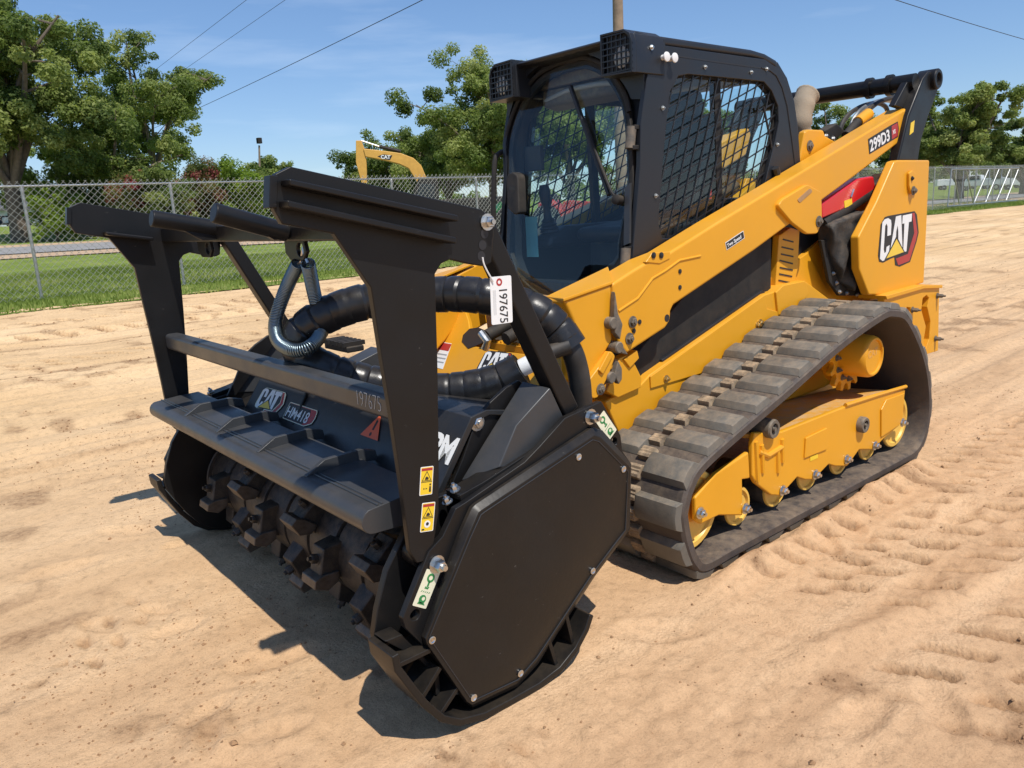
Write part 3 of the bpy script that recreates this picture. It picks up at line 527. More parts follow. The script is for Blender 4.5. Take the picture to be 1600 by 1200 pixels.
for lab, loc, top, W, sd_, lf, n in (
  ('dusky red flowering bush at the left end of the hedge', (-12.4, -53.31), 5.25, 1.9, 201, 'leafred', 8000),
  ('dark green bush between two reddish bushes', (-13.87, -51.85), 4.9, 2.0, 202, 'leafdark', 8000),
  ('tall reddish green bush in the middle of the hedge', (-17.11, -53.94), 6.28, 2.4, 203, 'leafred', 10000),
  ('bright green rounded bush at the right end of the hedge', (-18.99, -52.17), 5.88, 2.2, 204, 'leafbright', 10000),
  ('low dark bush tucked behind the near guard tip', (-22.86, -55.98), 4.7, 2.2, 205, 'leafdark', 7000),
  ('yellow-green bush behind the first fence post on the left', (-8.2, -56.32), 4.45, 1.7, 206, 'leafbright', 7000),
  ('dark bush beside the pale building on the left', (-11.35, -59.75), 4.41, 2.3, 207, 'leafdark', 7000)):
    tree(lab, loc, max(2.5, top + .9 - TZ(*loc)), W, sd_, n, lf, .17, .09, .10, 8, name='bush', cat='bush', group=BG, low=1.2, cr=.12, twig=3)
# distant wood reading as one mass along the horizon
cl = []; g = random.Random(4)
for k in range(420):
    u = g.uniform(-.2, 1.15); a = R(230.3) + (0.5 - u) * 1.25; d = g.uniform(230, 330); hgt = g.uniform(.2, 1) * (7 + 4 * math.sin(u * 21) + 2 * math.sin(u * 47)); cl.append((Vector((2.7 + d * math.cos(a), 2.7 + d * math.sin(a), 1.5 + hgt)), g.uniform(2.2, 4), g.random()))
tag(link('distant_wood', foliage(cl, 30000, 1.0, 9), M['leafdark'], smooth=False), 'hazy line of far woods on the horizon', 'wood', kind='stuff')

# ------------------------------------------------------------------ machines, vehicles and buildings beyond the fence
def face_cam(ax, ay): return math.atan2(ay - 2.6803, ax - 2.7343) - math.pi / 2
def wheel(par, x, y, z, r, wd, rim='steel', name='wheel'):
    bm = B(); lathe(bm, (x, y - wd / 2, z), (0, 1, 0), [(0, r * .6), (0, r * .92), (wd * .2, r), (wd * .8, r), (wd, r * .92), (wd, r * .6)], 20); o = obj(name, bm, M['tire'], par)
    bm = B(); lathe(bm, (x, y - wd / 2 - .012, z), (0, 1, 0), [(0, r * .2), (.02, r * .3), (.02, r * .6), (wd + .02, r * .6), (wd + .024, r * .2)], 16); obj('rim', bm, M[rim], o); return o
ex = (-14.82, -25.27); exr = face_cam(*ex); e = thing('excavator', 'yellow excavator with its boom raised behind the fence', 'excavator', (*ex, TZ(*ex)), exr)

exo = TZ(*ex)
def exz(P): return [(x, z - exo) for x, z in P]
STICK, BOOM, CYL_, DEC = ([(-1.369, 4.368), (-1.157, 4.359), (-1.032, 3.939), (-1.035, 3.432), (-1.083, 2.712), (-1.302, 2.734), (-1.447, 3.54)], [(-1.107, 4.043), (-0.31, 3.927), (0.358, 3.804), (0.838, 3.603), (1.126, 3.307), (1.281, 2.875), (1.768, 1.777), (1.438, 1.608), (0.837, 2.804), (0.62, 3.208), (0.262, 3.393), (-0.341, 3.57), (-1.051, 3.731)], [(-1.159, 4.342), (-0.482, 4.065), (0.358, 3.804)], [(-0.573, 3.723), (-0.352, 3.792), (0.012, 3.734), (-0.095, 3.559), (-0.338, 3.605)])
bm = B(); prism(bm, exz(STICK), 'y', -.17, .17); obj('stick', bm, M['oldyellow'], e, .02)
bm = B(); prism(bm, exz(BOOM), 'y', -.22, .22); bo = obj('boom', bm, M['oldyellow'], e, .025)
bm = B(); prism(bm, exz(DEC), 'y', -.226, -.222); dc = obj('decal', bm, M['ink'], e)
q = exz(DEC); tm = text_mesh('CAT', .19, .008); o = link('lettering', tm, M['white'], dc, smooth=False); o.matrix_local = Matrix.Translation((q[0][0] + .12, -.229, q[4][1] + .03)) @ Matrix.Rotation(R(90), 4, 'X') @ Matrix.Rotation(R(-4), 4, 'Z')
q = exz(CYL_); bm = B(); tube(bm, [(q[0][0], 0, q[0][1] + .02), (q[1][0], 0, q[1][1] + .05)], .035, 8); obj('cylinder_rod', bm, M['steel'], e); bm = B(); tube(bm, [(q[1][0], 0, q[1][1] + .05), (q[2][0], 0, q[2][1] + .08)], .07, 8); obj('cylinder', bm, M['dark'], e)
bx = q[2][0]
bm = B(); box(bm, (bx + .5, -1.1, .9), (bx + 3.6, 1.1, 1.9)); obj('engine_housing', bm, M['dark'], e, .06)
bm = B(); prism(bm, [(bx + .2, .9), (bx + 1.35, .9), (bx + 1.35, 2.7), (bx + .6, 2.75), (bx + .2, 1.9)], 'y', -1.15, -.3); cbm = obj('cab', bm, M['dark'], e, .05); bm = B(); prism(bm, [(bx + .35, 1.6), (bx + 1.2, 1.6), (bx + 1.2, 2.5), (bx + .65, 2.55), (bx + .36, 1.9)], 'y', -1.165, -1.155); obj('window', bm, M['glassdark'], cbm)
for yy in (-1.3, .7):
    bm = B(); prism(bm, [(bx - .6, .3), (bx - .3, .02), (bx + 3.2, .02), (bx + 3.55, .35), (bx + 3.3, .8), (bx - .3, .8)], 'y', yy, yy + .6); obj('crawler_track', bm, M['tire'], e, .06)
def tractor(loc, rz, label, col, rimc):
    t = thing('tractor', label, 'tractor', (*loc, TZ(*loc)), rz, 'tractors behind the fence'); bm = B(); prism(bm, [(-1.6, .8), (.1, .8), (.1, 1.6), (-.2, 1.65), (-1.55, 1.5), (-1.65, 1.3)], 'y', -.35, .35); obj('hood', bm, M[col], t, .05)
    bm = B(); prism(bm, [(.1, .8), (1.2, .7), (1.3, 1.6), (.6, 1.75), (.1, 1.2)], 'y', -.75, .75); obj('fender', bm, M[col], t, .06)
    bm = B(); box(bm, (.5, -.25, 1.45), (1.0, .25, 2.0)); obj('seat', bm, M['seat'], t, .05)
    for s in (-.75, .75): wheel(t, .85, s, .75, .75, .4, rimc); wheel(t, -1.2, s * .85, .42, .42, .26, rimc)
    bm = B(); tube(bm, [(.2, -.02, 1.4), (.45, 0, 1.85)], .02, 8); lathe(bm, (.42, 0, 1.85), (.5, 0, 1), [(0, .2), (.02, .2)], 14); obj('steering_wheel', bm, M['dark'], t)
    bm = B(); tube(bm, [(-1.0, .2, 1.5), (-1.0, .2, 2.2)], .04, 8); obj('exhaust_pipe', bm, M['dark'], t); return t
p = (-20.92, -27.06); tractor(p, face_cam(*p) + .25, 'green tractor with yellow wheels parked behind the fence left of the cab', 'tgreen', 'warnyellow')
p = (-25.17, -25.98); tractor(p, face_cam(*p) + 2.9, 'red tractor behind the fence seen through the cab door glass', 'tred', 'steel')
p = (-16.36, -27.84); t = thing('red_implement', 'red farm implement with a flat deck behind the fence by the excavator', 'farm implement', (*p, TZ(*p)), face_cam(*p) - .1)
bm = B(); prism(bm, [(-.55, .9), (.5, .9), (.62, 1.12), (.3, 1.3), (-.55, 1.22)], 'y', -.9, .9); obj('deck', bm, M['tred'], t, .04)
for x in (-.4, .4):
    for y in (-.7, .7): bm = B(); tube(bm, [(x, y, 0), (x * .8, y, .95)], .05, 8); obj('leg', bm, M['dark'], t)
p = (-19.01, -27.26); t = thing('skid_engine', 'grey engine unit on a tan skid behind the fence beside the green tractor', 'engine', (*p, TZ(*p)), face_cam(*p) + .1)
bm = B(); box(bm, (-1.3, -.6, 0), (1.3, .6, .35)); obj('skid_base', bm, M['tan'], t, .03); bm = B(); prism(bm, [(-1.1, .35), (1.0, .35), (1.0, 1.2), (.6, 1.45), (-.9, 1.4), (-1.1, 1.2)], 'y', -.5, .5); hs = obj('housing', bm, M['castgrey'], t, .05)
for k in range(6): bm = B(); box(bm, (-.9 + k * .17, -.515, .55), (-.80 + k * .17, -.503, 1.1)); obj('vent_slot', bm, M['ink'], hs)
bm = B(); tube(bm, [(.75, 0, 1.3), (.75, 0, 1.85), (.85, 0, 1.95)], .05, 8); obj('exhaust_pipe', bm, M['tan'], t)
def vehicle(loc, rz, label, paintm, kind):
    t = thing('pickup_truck' if kind != 'car' else 'parked_car', label, 'truck' if kind != 'car' else 'car', (*loc, TZ(*loc)), rz, 'vehicles parked beyond the road')
    if kind == 'car': prof = [(-2.1, .35), (2.1, .35), (2.15, .75), (1.9, .92), (1.2, .98), (.5, 1.42), (-1.0, 1.45), (-1.7, 1.0), (-2.1, .9)]; win = [(-1.45, 1.0), (1.0, 1.0), (.45, 1.36), (-.95, 1.38)]
    elif kind == 'pickup': prof = [(-2.7, .5), (2.6, .5), (2.65, 1.0), (2.45, 1.15), (1.3, 1.2), (.6, 1.82), (-.7, 1.85), (-.95, 1.2), (-2.7, 1.18)]; win = [(-.7, 1.22), (1.05, 1.22), (.55, 1.74), (-.6, 1.76)]
    else: prof = [(-3.4, .7), (3.0, .7), (3.05, 1.3), (2.8, 1.5), (1.9, 1.55), (1.3, 2.25), (-.2, 2.3), (-.35, 1.4), (-.5, 1.75), (-3.4, 1.75)]; win = [(-.1, 1.6), (1.65, 1.6), (1.2, 2.15), (0, 2.2)]
    bm = B(); prism(bm, prof, 'y', -.9, .9); b = obj('body', bm, M[paintm], t, .08)
    for y in (-.912, .902): bm = B(); prism(bm, win, 'y', y, y + .01); obj('window', bm, M['glassdark'], b)
    xs_ = (-1.35, 1.4) if kind == 'car' else (-1.75, 1.8) if kind == 'pickup' else (-2.3, 2.1)
    for x in xs_:
        for y in (-.8, .8): wheel(t, x, y, .34 if kind == 'car' else .42, .34 if kind == 'car' else .42, .24)
    bm = B(); box(bm, (prof[1][0] - .02, -.75, .55), (prof[1][0] + .08, .75, .72)); obj('bumper', bm, M['galv'], t, .02); return t
p = (-12.96, -114.27); vehicle(p, face_cam(*p) + math.pi + .3, 'dark navy car parked at the pale building on the far left', 'navy', 'car')
p = (-15.31, -111.91); vehicle(p, face_cam(*p) + .9, 'white and tan pickup parked beside a dark car at the pale building', 'whitecar', 'pickup')
for p, a, lab in (((-137.62, -50.25), .3, 'white service truck farthest left behind the open gate, nearest the loader'), ((-129.26, -43.97), 2.9, 'white service truck in the middle of the row behind the open gate'), ((-139.68, -44.41), .2, 'white service truck on the right of the row behind the open gate'), ((-131.08, -38.47), .1, 'white truck at the right edge of the picture beyond the gate')):
    vehicle(p, face_cam(*p) + a, lab, 'whitecar', 'service')
p = (-14.4, -130.22); hr = face_cam(*p); t = thing('building', 'long low pale blue building with a dark roof at the far left', 'building', (*p, TZ(*p) - .1), hr)
bm = B(); box(bm, (-13, 0, 0), (8, 9, 2.6)); obj('wall', bm, M['wall'], t); bm = B(); prism(bm, [(-.5, 2.55), (9.5, 2.55), (9.5, 2.9), (4.5, 4.0), (-.5, 2.95)], 'x', -13.5, 8.5); obj('roof', bm, M['roof'], t)
for x in (-9, -5, -1, 3.6): bm = B(); box(bm, (x, -.06, .9), (x + 1.5, .02, 2.0)); wf = obj('window', bm, M['white'], t); bm = B(); box(bm, (x + .1, -.075, 1.0), (x + 1.4, -.062, 1.9)); obj('pane', bm, M['glassdark'], wf)
bm = B(); box(bm, (6, -.06, .05), (7, .02, 2.1)); obj('door', bm, M['roof'], t)
p = (-18.09, -95.13); t = thing('shed', 'small grey shed with a pale eave behind the bushes', 'shed', (*p, TZ(*p) - .1), face_cam(*p)); bm = B(); box(bm, (-1.6, 0, 0), (.8, 3, 4.6)); obj('wall', bm, M['wall'], t); bm = B(); prism(bm, [(-.3, 4.55), (3.3, 4.55), (3.3, 4.75), (1.5, 5.4), (-.3, 4.8)], 'x', -1.9, 1.1); obj('roof', bm, M['roof'], t); bm = B(); box(bm, (-.9, -.05, 2.2), (0, .02, 3.4)); obj('window', bm, M['glassdark'], t)
# ------------------------------------------------------------------ compact track loader
LD = thing('compact_track_loader', 'yellow and black compact track loader with a guarded cab and rubber tracks', 'track loader')
def pr(name, poly, a, b, mat, par=LD, bev=.006, holes=(), axis='y'):
    return obj(name, prism(B(), poly, axis, a, b, holes), M[mat] if isinstance(mat, str) else mat, par, bev)
def bx(name, lo, hi, mat, par=LD, bev=.006): return obj(name, box(B(), lo, hi), M[mat], par, bev)
def cy(name, p, q, r, mat, par=LD, bev=.0, seg=24): return obj(name, cyl(B(), p, q, r, seg), M[mat], par, bev)
def bolts(name, par, mat, n, pts, r=.014, h=.012):
    for p in pts: bm = B(); bolt(bm, p, n, r, h); obj(name, bm, M[mat], par)
def round_poly(P, r, n=4):
    out = []; m = len(P)
    for i in range(m):
        a, b, c = Vector(P[i - 1]), Vector(P[i]), Vector(P[(i + 1) % m]); d1, d2 = a - b, c - b; k = min(r, d1.length * .45, d2.length * .45)
        p, q = b + d1.normalized() * k, b + d2.normalized() * k
        for t in range(n + 1): t /= n; v = p * (1 - t) ** 2 + b * 2 * t * (1 - t) + q * t * t; out.append((v.x, v.y))
    return out
# ---- tracks
RIM = [(.402, .024), (.479, .078), (.529, .18), (.556, .29), (.549, .34), (.515, .412), (.436, .482), (.20, .560), (-.146, .660), (-.597, .797), (-.976, .877), (-1.11, .877), (-1.255, .832), (-1.424, .68), (-1.54, .525), (-1.612, .337), (-1.61, .192), (-1.552, .082), (-1.45, .030), (-1.25, .024), (-.8, .024), (-.2, .024), (.2, .024)]
rp = [Vector((p.x, p.y)) for p in spline([(x, z, 0) for x, z in RIM], 40, closed=True)]
seg = [(rp[(i + 1) % len(rp)] - rp[i]).length for i in range(len(rp))]; TL = sum(seg); acc = np.concatenate([[0], np.cumsum(seg)])
def rim_at(s):
    s %= TL; i = int(np.searchsorted(acc, s, 'right') - 1); i = min(i, len(rp) - 1); t = (s - acc[i]) / seg[i]; a, b = rp[i], rp[(i + 1) % len(rp)]
    tg = (b - a).normalized(); return a.lerp(b, t), Vector((tg.y, -tg.x))
# orientation: the path runs up the front, back along the top, so the outward normal is checked once
_p, _n = rim_at(TL * .35); OUT = 1 if _n.dot(_p - Vector((-.55, .4))) > 0 else -1
def strip(bm, s0, s1, prof, n):
    """sweep a closed (y, h) profile along the rim between arc lengths; h is height outward"""
    rings = []
    for k in range(n + 1):
        s = s0 + (s1 - s0) * k / n; p, nr = rim_at(s); nr = nr * OUT; pf = prof(k / n)
        rings.append([bm.verts.new((p.x + nr.x * h, y, p.y + nr.y * h)) for y, h in pf])
    m = len(rings[0])
    for a, b in zip(rings, rings[1:]):
        for j in range(m): bm.faces.new((a[j], a[(j + 1) % m], b[(j + 1) % m], b[j]))
    bm.faces.new(rings[0][::-1]); bm.faces.new(rings[-1])
def belt(side):
    ys = sorted((side * .54, side * .99)); bm = B(); n = 240; rings = []
    pf = [(ys[0], -.040), (ys[0], -.012), (ys[0] + .012, 0), (ys[1] - .012, 0), (ys[1], -.012), (ys[1], -.040), (ys[1] - .02, -.048), (ys[0] + .02, -.048)]
    for k in range(n): p, nr = rim_at(TL * k / n); nr = nr * OUT; rings.append([bm.verts.new((p.x + nr.x * h, y, p.y + nr.y * h)) for y, h in pf])
    for k in range(n):
        a, b = rings[k], rings[(k + 1) % n]
        for j in range(8): bm.faces.new((a[j], a[(j + 1) % 8], b[(j + 1) % 8], b[j]))
    t = obj('rubber_track', bm, M['rubber'], LD, ang=40); NP = 31; pit = TL / NP; gg = random.Random(side * 7 + 3)
    def pad(s, y0, y1, outer):
        L2 = .058
        def pf(f):
            e = min(f, 1 - f) * 2; h = .027 if .12 < f < .88 else .004; q = .012 if .12 < f < .88 else 0
            a, b = (y0 + q, y1 - q); return [(side * a, -.004), (side * b, -.004), (side * (b - .004), h - .004), (side * (b - .012), h), (side * (a + .012), h), (side * (a + .004), h - .004)]
        bm = B(); fs = [0, .12, .16, .5, .84, .88, 1]; rings = []
        for f in fs:
            p, nr = rim_at(s + (f - .5) * 2 * L2); nr = nr * OUT; h = [.002, .022, .027, .028, .027, .022, .002][fs.index(f)]; q = [0, .008, .012, .012, .012, .008, 0][fs.index(f)]
            rings.append([bm.verts.new((p.x + nr.x * hh, side * y, p.y + nr.y * hh)) for y, hh in ((y0, -.004), (y1, -.004), (y1 - q * .5, h - .004), (y1 - q - .004, h), (y0 + q + .004, h), (y0 + q * .5, h - .004))])
        for a, b in zip(rings, rings[1:]):
            for j in range(6): bm.faces.new((a[j], a[(j + 1) % 6], b[(j + 1) % 6], b[j]))
        bm.faces.new(rings[0][::-1]); bm.faces.new(rings[-1]); obj('tread_pad', bm, M['pad'], t, ang=28)
    def block(s, y0, y1, h0):
        bm = B(); fs = [0, .1, .25, .4, .5, .6, .75, .9, 1]; hs = [.0, h0 * .85, h0, h0 * .85, h0, h0 * .85, h0, h0 * .8, 0]; rings = []
        for f, h in zip(fs, hs):
            p, nr = rim_at(s + (f - .5) * .062); nr = nr * OUT; rings.append([bm.verts.new((p.x + nr.x * hh, side * y, p.y + nr.y * hh)) for y, hh in ((y0, -.003), (y1, -.003), (y1 - .006, h), (y0 + .006, h))])
        for a, b in zip(rings, rings[1:]):
            for j in range(4): bm.faces.new((a[j], a[(j + 1) % 4], b[(j + 1) % 4], b[j]))
        bm.faces.new(rings[0][::-1]); bm.faces.new(rings[-1]); obj('tread_block', bm, M['block'], t, ang=25)
    for k in range(NP):
        pad(pit * k, .775, .985, True); pad(pit * (k + .5), .545, .715, False)
        block(pit * (k + .25), .715, .785, .024); block(pit * (k + .75), .705, .775, .024)
    return t
for side in (1, -1):
    belt(side); sg = side
    Y = lambda v: sg * v
    # undercarriage frame
    fr = pr('undercarriage_frame', [(0.0072, 0.4442), (-0.0102, 0.4899), (-0.2159, 0.4486), (-0.7683, 0.4465), (-1.1001, 0.4382), (-1.4131, 0.4084), (-1.4049, 0.2982), (-1.3701, 0.2178), (-1.1912, 0.1854), (-1.0827, 0.153), (-0.9311, 0.1901), (-0.8139, 0.1337), (-0.6997, 0.1633), (-0.6315, 0.1905), (-0.5006, 0.1496), (-0.4207, 0.1713), (-0.3535, 0.2017), (-0.2189, 0.1517), (-0.1417, 0.1768), (-0.0264, 0.2613), (0.0031, 0.3006)], Y(.905), Y(.93), 'yellow', bev=.008)
    pr('front_idler_guard', [(0.3908, 0.3186), (0.2547, 0.3816), (0.0296, 0.4164), (0.0171, 0.2959), (0.0728, 0.3054), (0.0645, 0.145), (0.2356, 0.1972), (0.3539, 0.1957), (0.3867, 0.222)], Y(.905), Y(.928), 'yellow', bev=.008)
    # dirt-covered top plate and its outer flange
    q = [(-0.0102, 0.4899), (-0.2159, 0.4486), (-0.7683, 0.4465), (-1.4131, 0.4084)]
    for a, b in zip(q[:-1], q[1:]):
        bm = B(); lo = .045; v = [(a[0], Y(.55), a[1] - lo), (b[0], Y(.55), b[1] - lo), (b[0], Y(.928), b[1] - lo * .2), (a[0], Y(.928), a[1] - lo * .2)]; hexa(bm, [(x, y, z - .02) for x, y, z in v] + v); obj('frame_deck', bm, M['yellowdirty'], LD, .004)
    bm = B(); a, b, c_ = q[1], q[2], q[3]; tube(bm, [(b[0], Y(.93), b[1] + .006), ((b[0] + c_[0]) / 2, Y(.93), (b[1] + c_[1]) / 2 + .012), (c_[0], Y(.93), c_[1] + .014)], .010, 8); obj('frame_rim', bm, M['yellow'], LD)
    pr('final_drive_plate', [(-.70, .40), (-.66, .66), (-.85, .83), (-1.2, .82), (-1.32, .60), (-1.25, .40)], Y(.545), Y(.575), 'yellow', bev=.01)
    # rollers and idlers
    for x, z, r, nm in [(v[0], .176, .084, 'track_roller') for v in [(0.0557, 0.168), (-0.2286, 0.1639), (-0.5054, 0.1639), (-0.7989, 0.1605), (-1.0902, 0.1478)]] + [(.366, .25, .163, 'front_idler'), (-1.391, .231, .14, 'rear_idler')]:
        bm = B(); lathe(bm, (x, Y(.62), z), (0, sg, 0), [(0, r * .5), (.0, r), (.09, r), (.10, r * .72), (.16, r * .72), (.17, r), (.262, r), (.270, r * .96), (.270, r * .84), (.252, r * .80), (.250, r * .35), (.27, r * .3)], 36); ro = obj(nm, bm, M['yellow' if nm == 'front_idler' else 'rollerdark'], LD, ang=40)
        bm = B(); lathe(bm, (x, Y(.886), z), (0, sg, 0), [(0, r * .82), (0, r * 1.004), (.009, r * 1.004), (.013, r * .97), (.013, r * .84), (.002, r * .80)], 36); obj('roller_rim', bm, M['rimyellow'], ro, ang=30)
        bm = B(); bolt(bm, (x, Y(.932), z), (0, sg, 0), .017, .018); obj('axle_bolt', bm, M['steel'], ro)
    # sprocket and hub
    sx, sz = -1.10, .63; teeth = []
    for k in range(15):
        for da, rr in ((-.42, .152), (-.26, .160), (-.14, .192), (.14, .192), (.26, .160), (.42, .152)): a = (k + da) * 2 * math.pi / 15; teeth.append((sx + rr * math.cos(a), sz + rr * math.sin(a)))
    sp = pr('drive_sprocket', teeth, Y(.742), Y(.772), 'yellow', bev=.004)
    for k in range(12): a = k * math.pi / 6; bm = B(); bolt(bm, (sx + .128 * math.cos(a), Y(.773), sz + .128 * math.sin(a)), (0, sg, 0), .011, .014); obj('sprocket_bolt', bm, M['castgrey'], sp)
    hx, hz = -1.10, .63
    bm = B(); lathe(bm, (hx, Y(.70), hz), (0, sg, 0), [(0, .15), (.055, .15), (.057, .112), (.182, .106), (.198, .100), (.204, .094), (.204, .086), (.194, .083), (.194, .01)], 40); hub = obj('final_drive_hub', bm, M['yellow'], LD, ang=30)
    for nm, (x, z), mt, r in (('tension_pin', (-0.1071, 0.4883), 'castgrey', .042), ('pivot_pin', (-0.9211, 0.325), 'castgrey', .040)):
        bm = B(); yb = .86 if nm == 'tension_pin' else .925; lathe(bm, (x, Y(yb), z), (0, sg, 0), [(0, r), (.955 - yb, r), (.962 - yb, r * .9), (.962 - yb, r * .6), (.952 - yb, r * .55), (.952 - yb, r * .22), (.966 - yb, r * .2)], 28); po = obj(nm, bm, M[mt], LD, ang=30)
        for k in range(3): a = k * 2.09 + .5; bm = B(); lathe(bm, (x + r * .42 * math.cos(a), Y(.953), z + r * .42 * math.sin(a)), (0, sg, 0), [(0, .008), (.004, .008)], 8); obj('pin_slot', bm, M['ink'], po)
    # cast relief on the frame side: inspection cover, ribs, end cover
    for P, nm in (([(-0.4052, 0.376), (-0.5903, 0.3823), (-0.598, 0.275), (-0.3998, 0.281)], 'inspection_cover'), ([(-1.1326, 0.3553), (-1.1836, 0.3986), (-1.388, 0.3927), (-1.3825, 0.2612), (-1.3495, 0.2262), (-1.1492, 0.2059)], 'end_cover')): pr(nm, P, Y(.929), Y(.938), 'yellow', bev=.004)
    for P in [[(-0.0129, 0.4509), (-0.0326, 0.2715)], [(-0.0562, 0.4266), (-0.07, 0.3014)], [(-0.1802, 0.3825), (-0.19, 0.2697)], [(-0.2141, 0.4148), (-0.224, 0.3077)]]:
        bm = B(); tube(bm, [(P[0][0], Y(.931), P[0][1]), (P[1][0], Y(.931), P[1][1])], .011, 8); obj('cast_rib', bm, M['yellow'], fr)
    bm = B(); P = [(-0.0333, 0.4014), (-0.1066, 0.3662), (-0.2157, 0.3797)]; tube(bm, [(x, Y(.931), z) for x, z in P], .012, 8); obj('cast_rib', bm, M['yellow'], fr)
    pr('caution_label', [(-0.4556, 0.2737), (-0.5234, 0.2722), (-0.5248, 0.2502), (-0.457, 0.2519)], Y(.931), Y(.932), 'warnyellow', bev=0)

# ---- chassis
for side in (1, -1):
    sg = side; Y = lambda v: sg * v
    ch = pr('chassis_side', [(0.1785, 0.7158), (-0.7003, 0.9675), (-1.0893, 0.9921), (-1.3647, 0.8595), (-1.4009, 0.383), (-0.2088, 0.3246), (0.3123, 0.3617), (0.3509, 0.4429), (0.4581, 0.6526), (0.3033, 0.691), (0.2337, 0.6864)], Y(.44), Y(.53), 'yellow', bev=.008)
    pr('side_access_panel', [(0.1815, 0.7115), (-0.6852, 0.9663), (-0.7103, 0.8968), (-0.9128, 0.8392), (-0.3902, 0.6624), (0.1783, 0.6571)], Y(.531), Y(.538), 'yellow', bev=.004)
    bolts('panel_bolt', ch, 'brass', (0, sg, 0), [(x, Y(.539), z) for x, z in [(0.0789, 0.6822), (-0.3175, 0.6906), (-0.3943, 0.6933), (-0.6496, 0.8347), (-0.6276, 0.8249)]], .012, .012)
    pr('engine_side_cover', [(0.2343, 0.7936), (-0.1652, 1.0531), (-0.7545, 1.2384), (-0.8175, 1.2344), (-0.8219, 0.9685), (0.065, 0.7312), (0.1956, 0.6738)], Y(.44), Y(.49), 'dark', bev=.006)
    pr('cover_rail', [(0.0636, 0.761), (-0.7189, 0.9863), (-0.7538, 0.9666), (0.0508, 0.7242)], Y(.485), Y(.505), 'cabblack', bev=.004)
    # louvred panel behind the arm
    lp_ = pr('louvre_panel', [(-0.8706, 1.2437), (-0.9764, 1.2789), (-1.0636, 1.2579), (-1.0556, 1.0611), (-1.0173, 0.9581), (-0.9317, 0.9473), (-0.846, 0.9891)], Y(.46), Y(.50), 'yellow', bev=.006)
    for P in [[(-0.902, 1.2226), (-0.9995, 1.2033)], [(-0.8919, 1.185), (-1.0015, 1.1642)], [(-0.8875, 1.1501), (-1.0034, 1.1281)], [(-0.877, 1.1188), (-0.9991, 1.0924)], [(-0.8785, 1.0832), (-1.0007, 1.0594)], [(-0.874, 1.0513), (-0.9962, 1.0268)], [(-0.8694, 1.0194), (-0.9855, 0.9948)]]:
        bm = B(); beam(bm, (P[0][0], Y(.501), P[0][1]), (P[1][0], Y(.501), P[1][1]), .004, .007); obj('louvre_slot', bm, M['ink'], lp_)
    pr('rear_body_side', [(-1.0788, 1.0916), (-1.4009, 1.2044), (-2.0442, 1.5373), (-2.3036, 0.7885), (-1.501, 0.8035), (-0.8464, 0.8157), (-0.87, 0.9784)], Y(.40), Y(.46), 'yellow', bev=.006)
    pr('inner_side_plate', [(-0.7939, 1.0191), (-1.1999, 1.1326), (-1.4936, 0.8414), (-1.1106, 0.7645), (-0.8303, 0.8186)], Y(.445), Y(.472), 'yellow', bev=.004)
    bk = pr('cab_rear_bracket', [(-0.7825, 0.97), (-0.8515, 0.9983), (-1.0589, 1.0007), (-1.0945, 0.9297), (-1.0218, 0.8703), (-0.9118, 0.8502), (-0.8103, 0.8497)], Y(.47), Y(.542), 'yellow', bev=.005)
    pr('rubber_mount_plate', [(-1.1883, 1.2006), (-1.6237, 1.1546), (-1.6224, 1.0121), (-1.7532, 0.8458), (-1.4088, 0.8839), (-1.2911, 0.9729)], Y(.53), Y(.55), 'dark', bev=.004)
    mp_ = [(x, Y(.551), z) for x, z in [(-1.3608, 0.959), (-1.4, 0.906), (-1.4795, 0.8903), (-1.6026, 0.9852), (-1.6376, 0.9314), (-1.6809, 0.8758), (-1.5985, 0.8702), (-1.3221, 1.0146)]]; bolts('mount_bolt', LD, 'steel', (0, sg, 0), mp_, .009, .008)
    # rear tower
    tw = pr('rear_tower', [(-1.7426, 1.5888), (-1.7881, 1.5954), (-2.1918, 1.5945), (-2.2071, 1.265), (-2.2209, 0.8772), (-1.6974, 0.8611), (-1.5211, 0.8805), (-1.3975, 1.0347), (-1.3742, 1.2048), (-1.5571, 1.3766)], Y(.61), Y(.66), 'yellow', bev=.010)
    pr('tower_inner_plate', [(-2.0572, 1.5622), (-2.4205, 1.5593), (-2.4409, 0.7765), (-1.8356, 0.8049), (-1.692, 1.0779)], Y(.47), Y(.52), 'yellow', bev=.01)
    P = [(-1.8966, 1.5256), (-1.9434, 1.539), (-1.9792, 1.5176), (-1.9851, 1.4752), (-2.0215, 1.4531), (-2.0108, 1.4106), (-1.9449, 1.4089), (-1.9069, 1.4486)]; br = pr('pin_lock', round_poly(P, .012), Y(.661), Y(.676), 'yellow', bev=.004)
    bolts('lock_bolt', br, 'castgrey', (0, sg, 0), [(-1.9555, Y(.677), 1.4261)], .018, .012)
    bolts('lock_bolt', br, 'ink', (0, sg, 0), [(-1.9299, Y(.677), 1.4934)], .009, .006)
    # rear bumper
    bp = pr('rear_bumper', [(-1.6109, 0.862), (-2.0907, 0.8691), (-2.3472, 0.8426), (-2.3944, 0.4366), (-2.1894, 0.4409), (-1.8033, 0.5029), (-1.6572, 0.7274)], Y(.66), Y(.70), 'yellow', bev=.004, holes=[[(-2.1187, 0.7977), (-2.1698, 0.8111), (-2.2092, 0.7875), (-2.1902, 0.7355), (-2.2498, 0.642), (-2.2486, 0.5313), (-2.2111, 0.4773), (-2.1681, 0.5235), (-2.1899, 0.6186), (-2.1111, 0.7296)], [(-1.9089, 0.7693), (-1.9605, 0.7593), (-1.9636, 0.7364), (-1.9215, 0.7379)]])
    pr('bumper_backing', [(-1.7771, 0.8183), (-2.4843, 0.8099), (-2.511, 0.4036), (-1.9393, 0.4862)], Y(.60), Y(.64), 'yellow', par=bp, bev=.004)
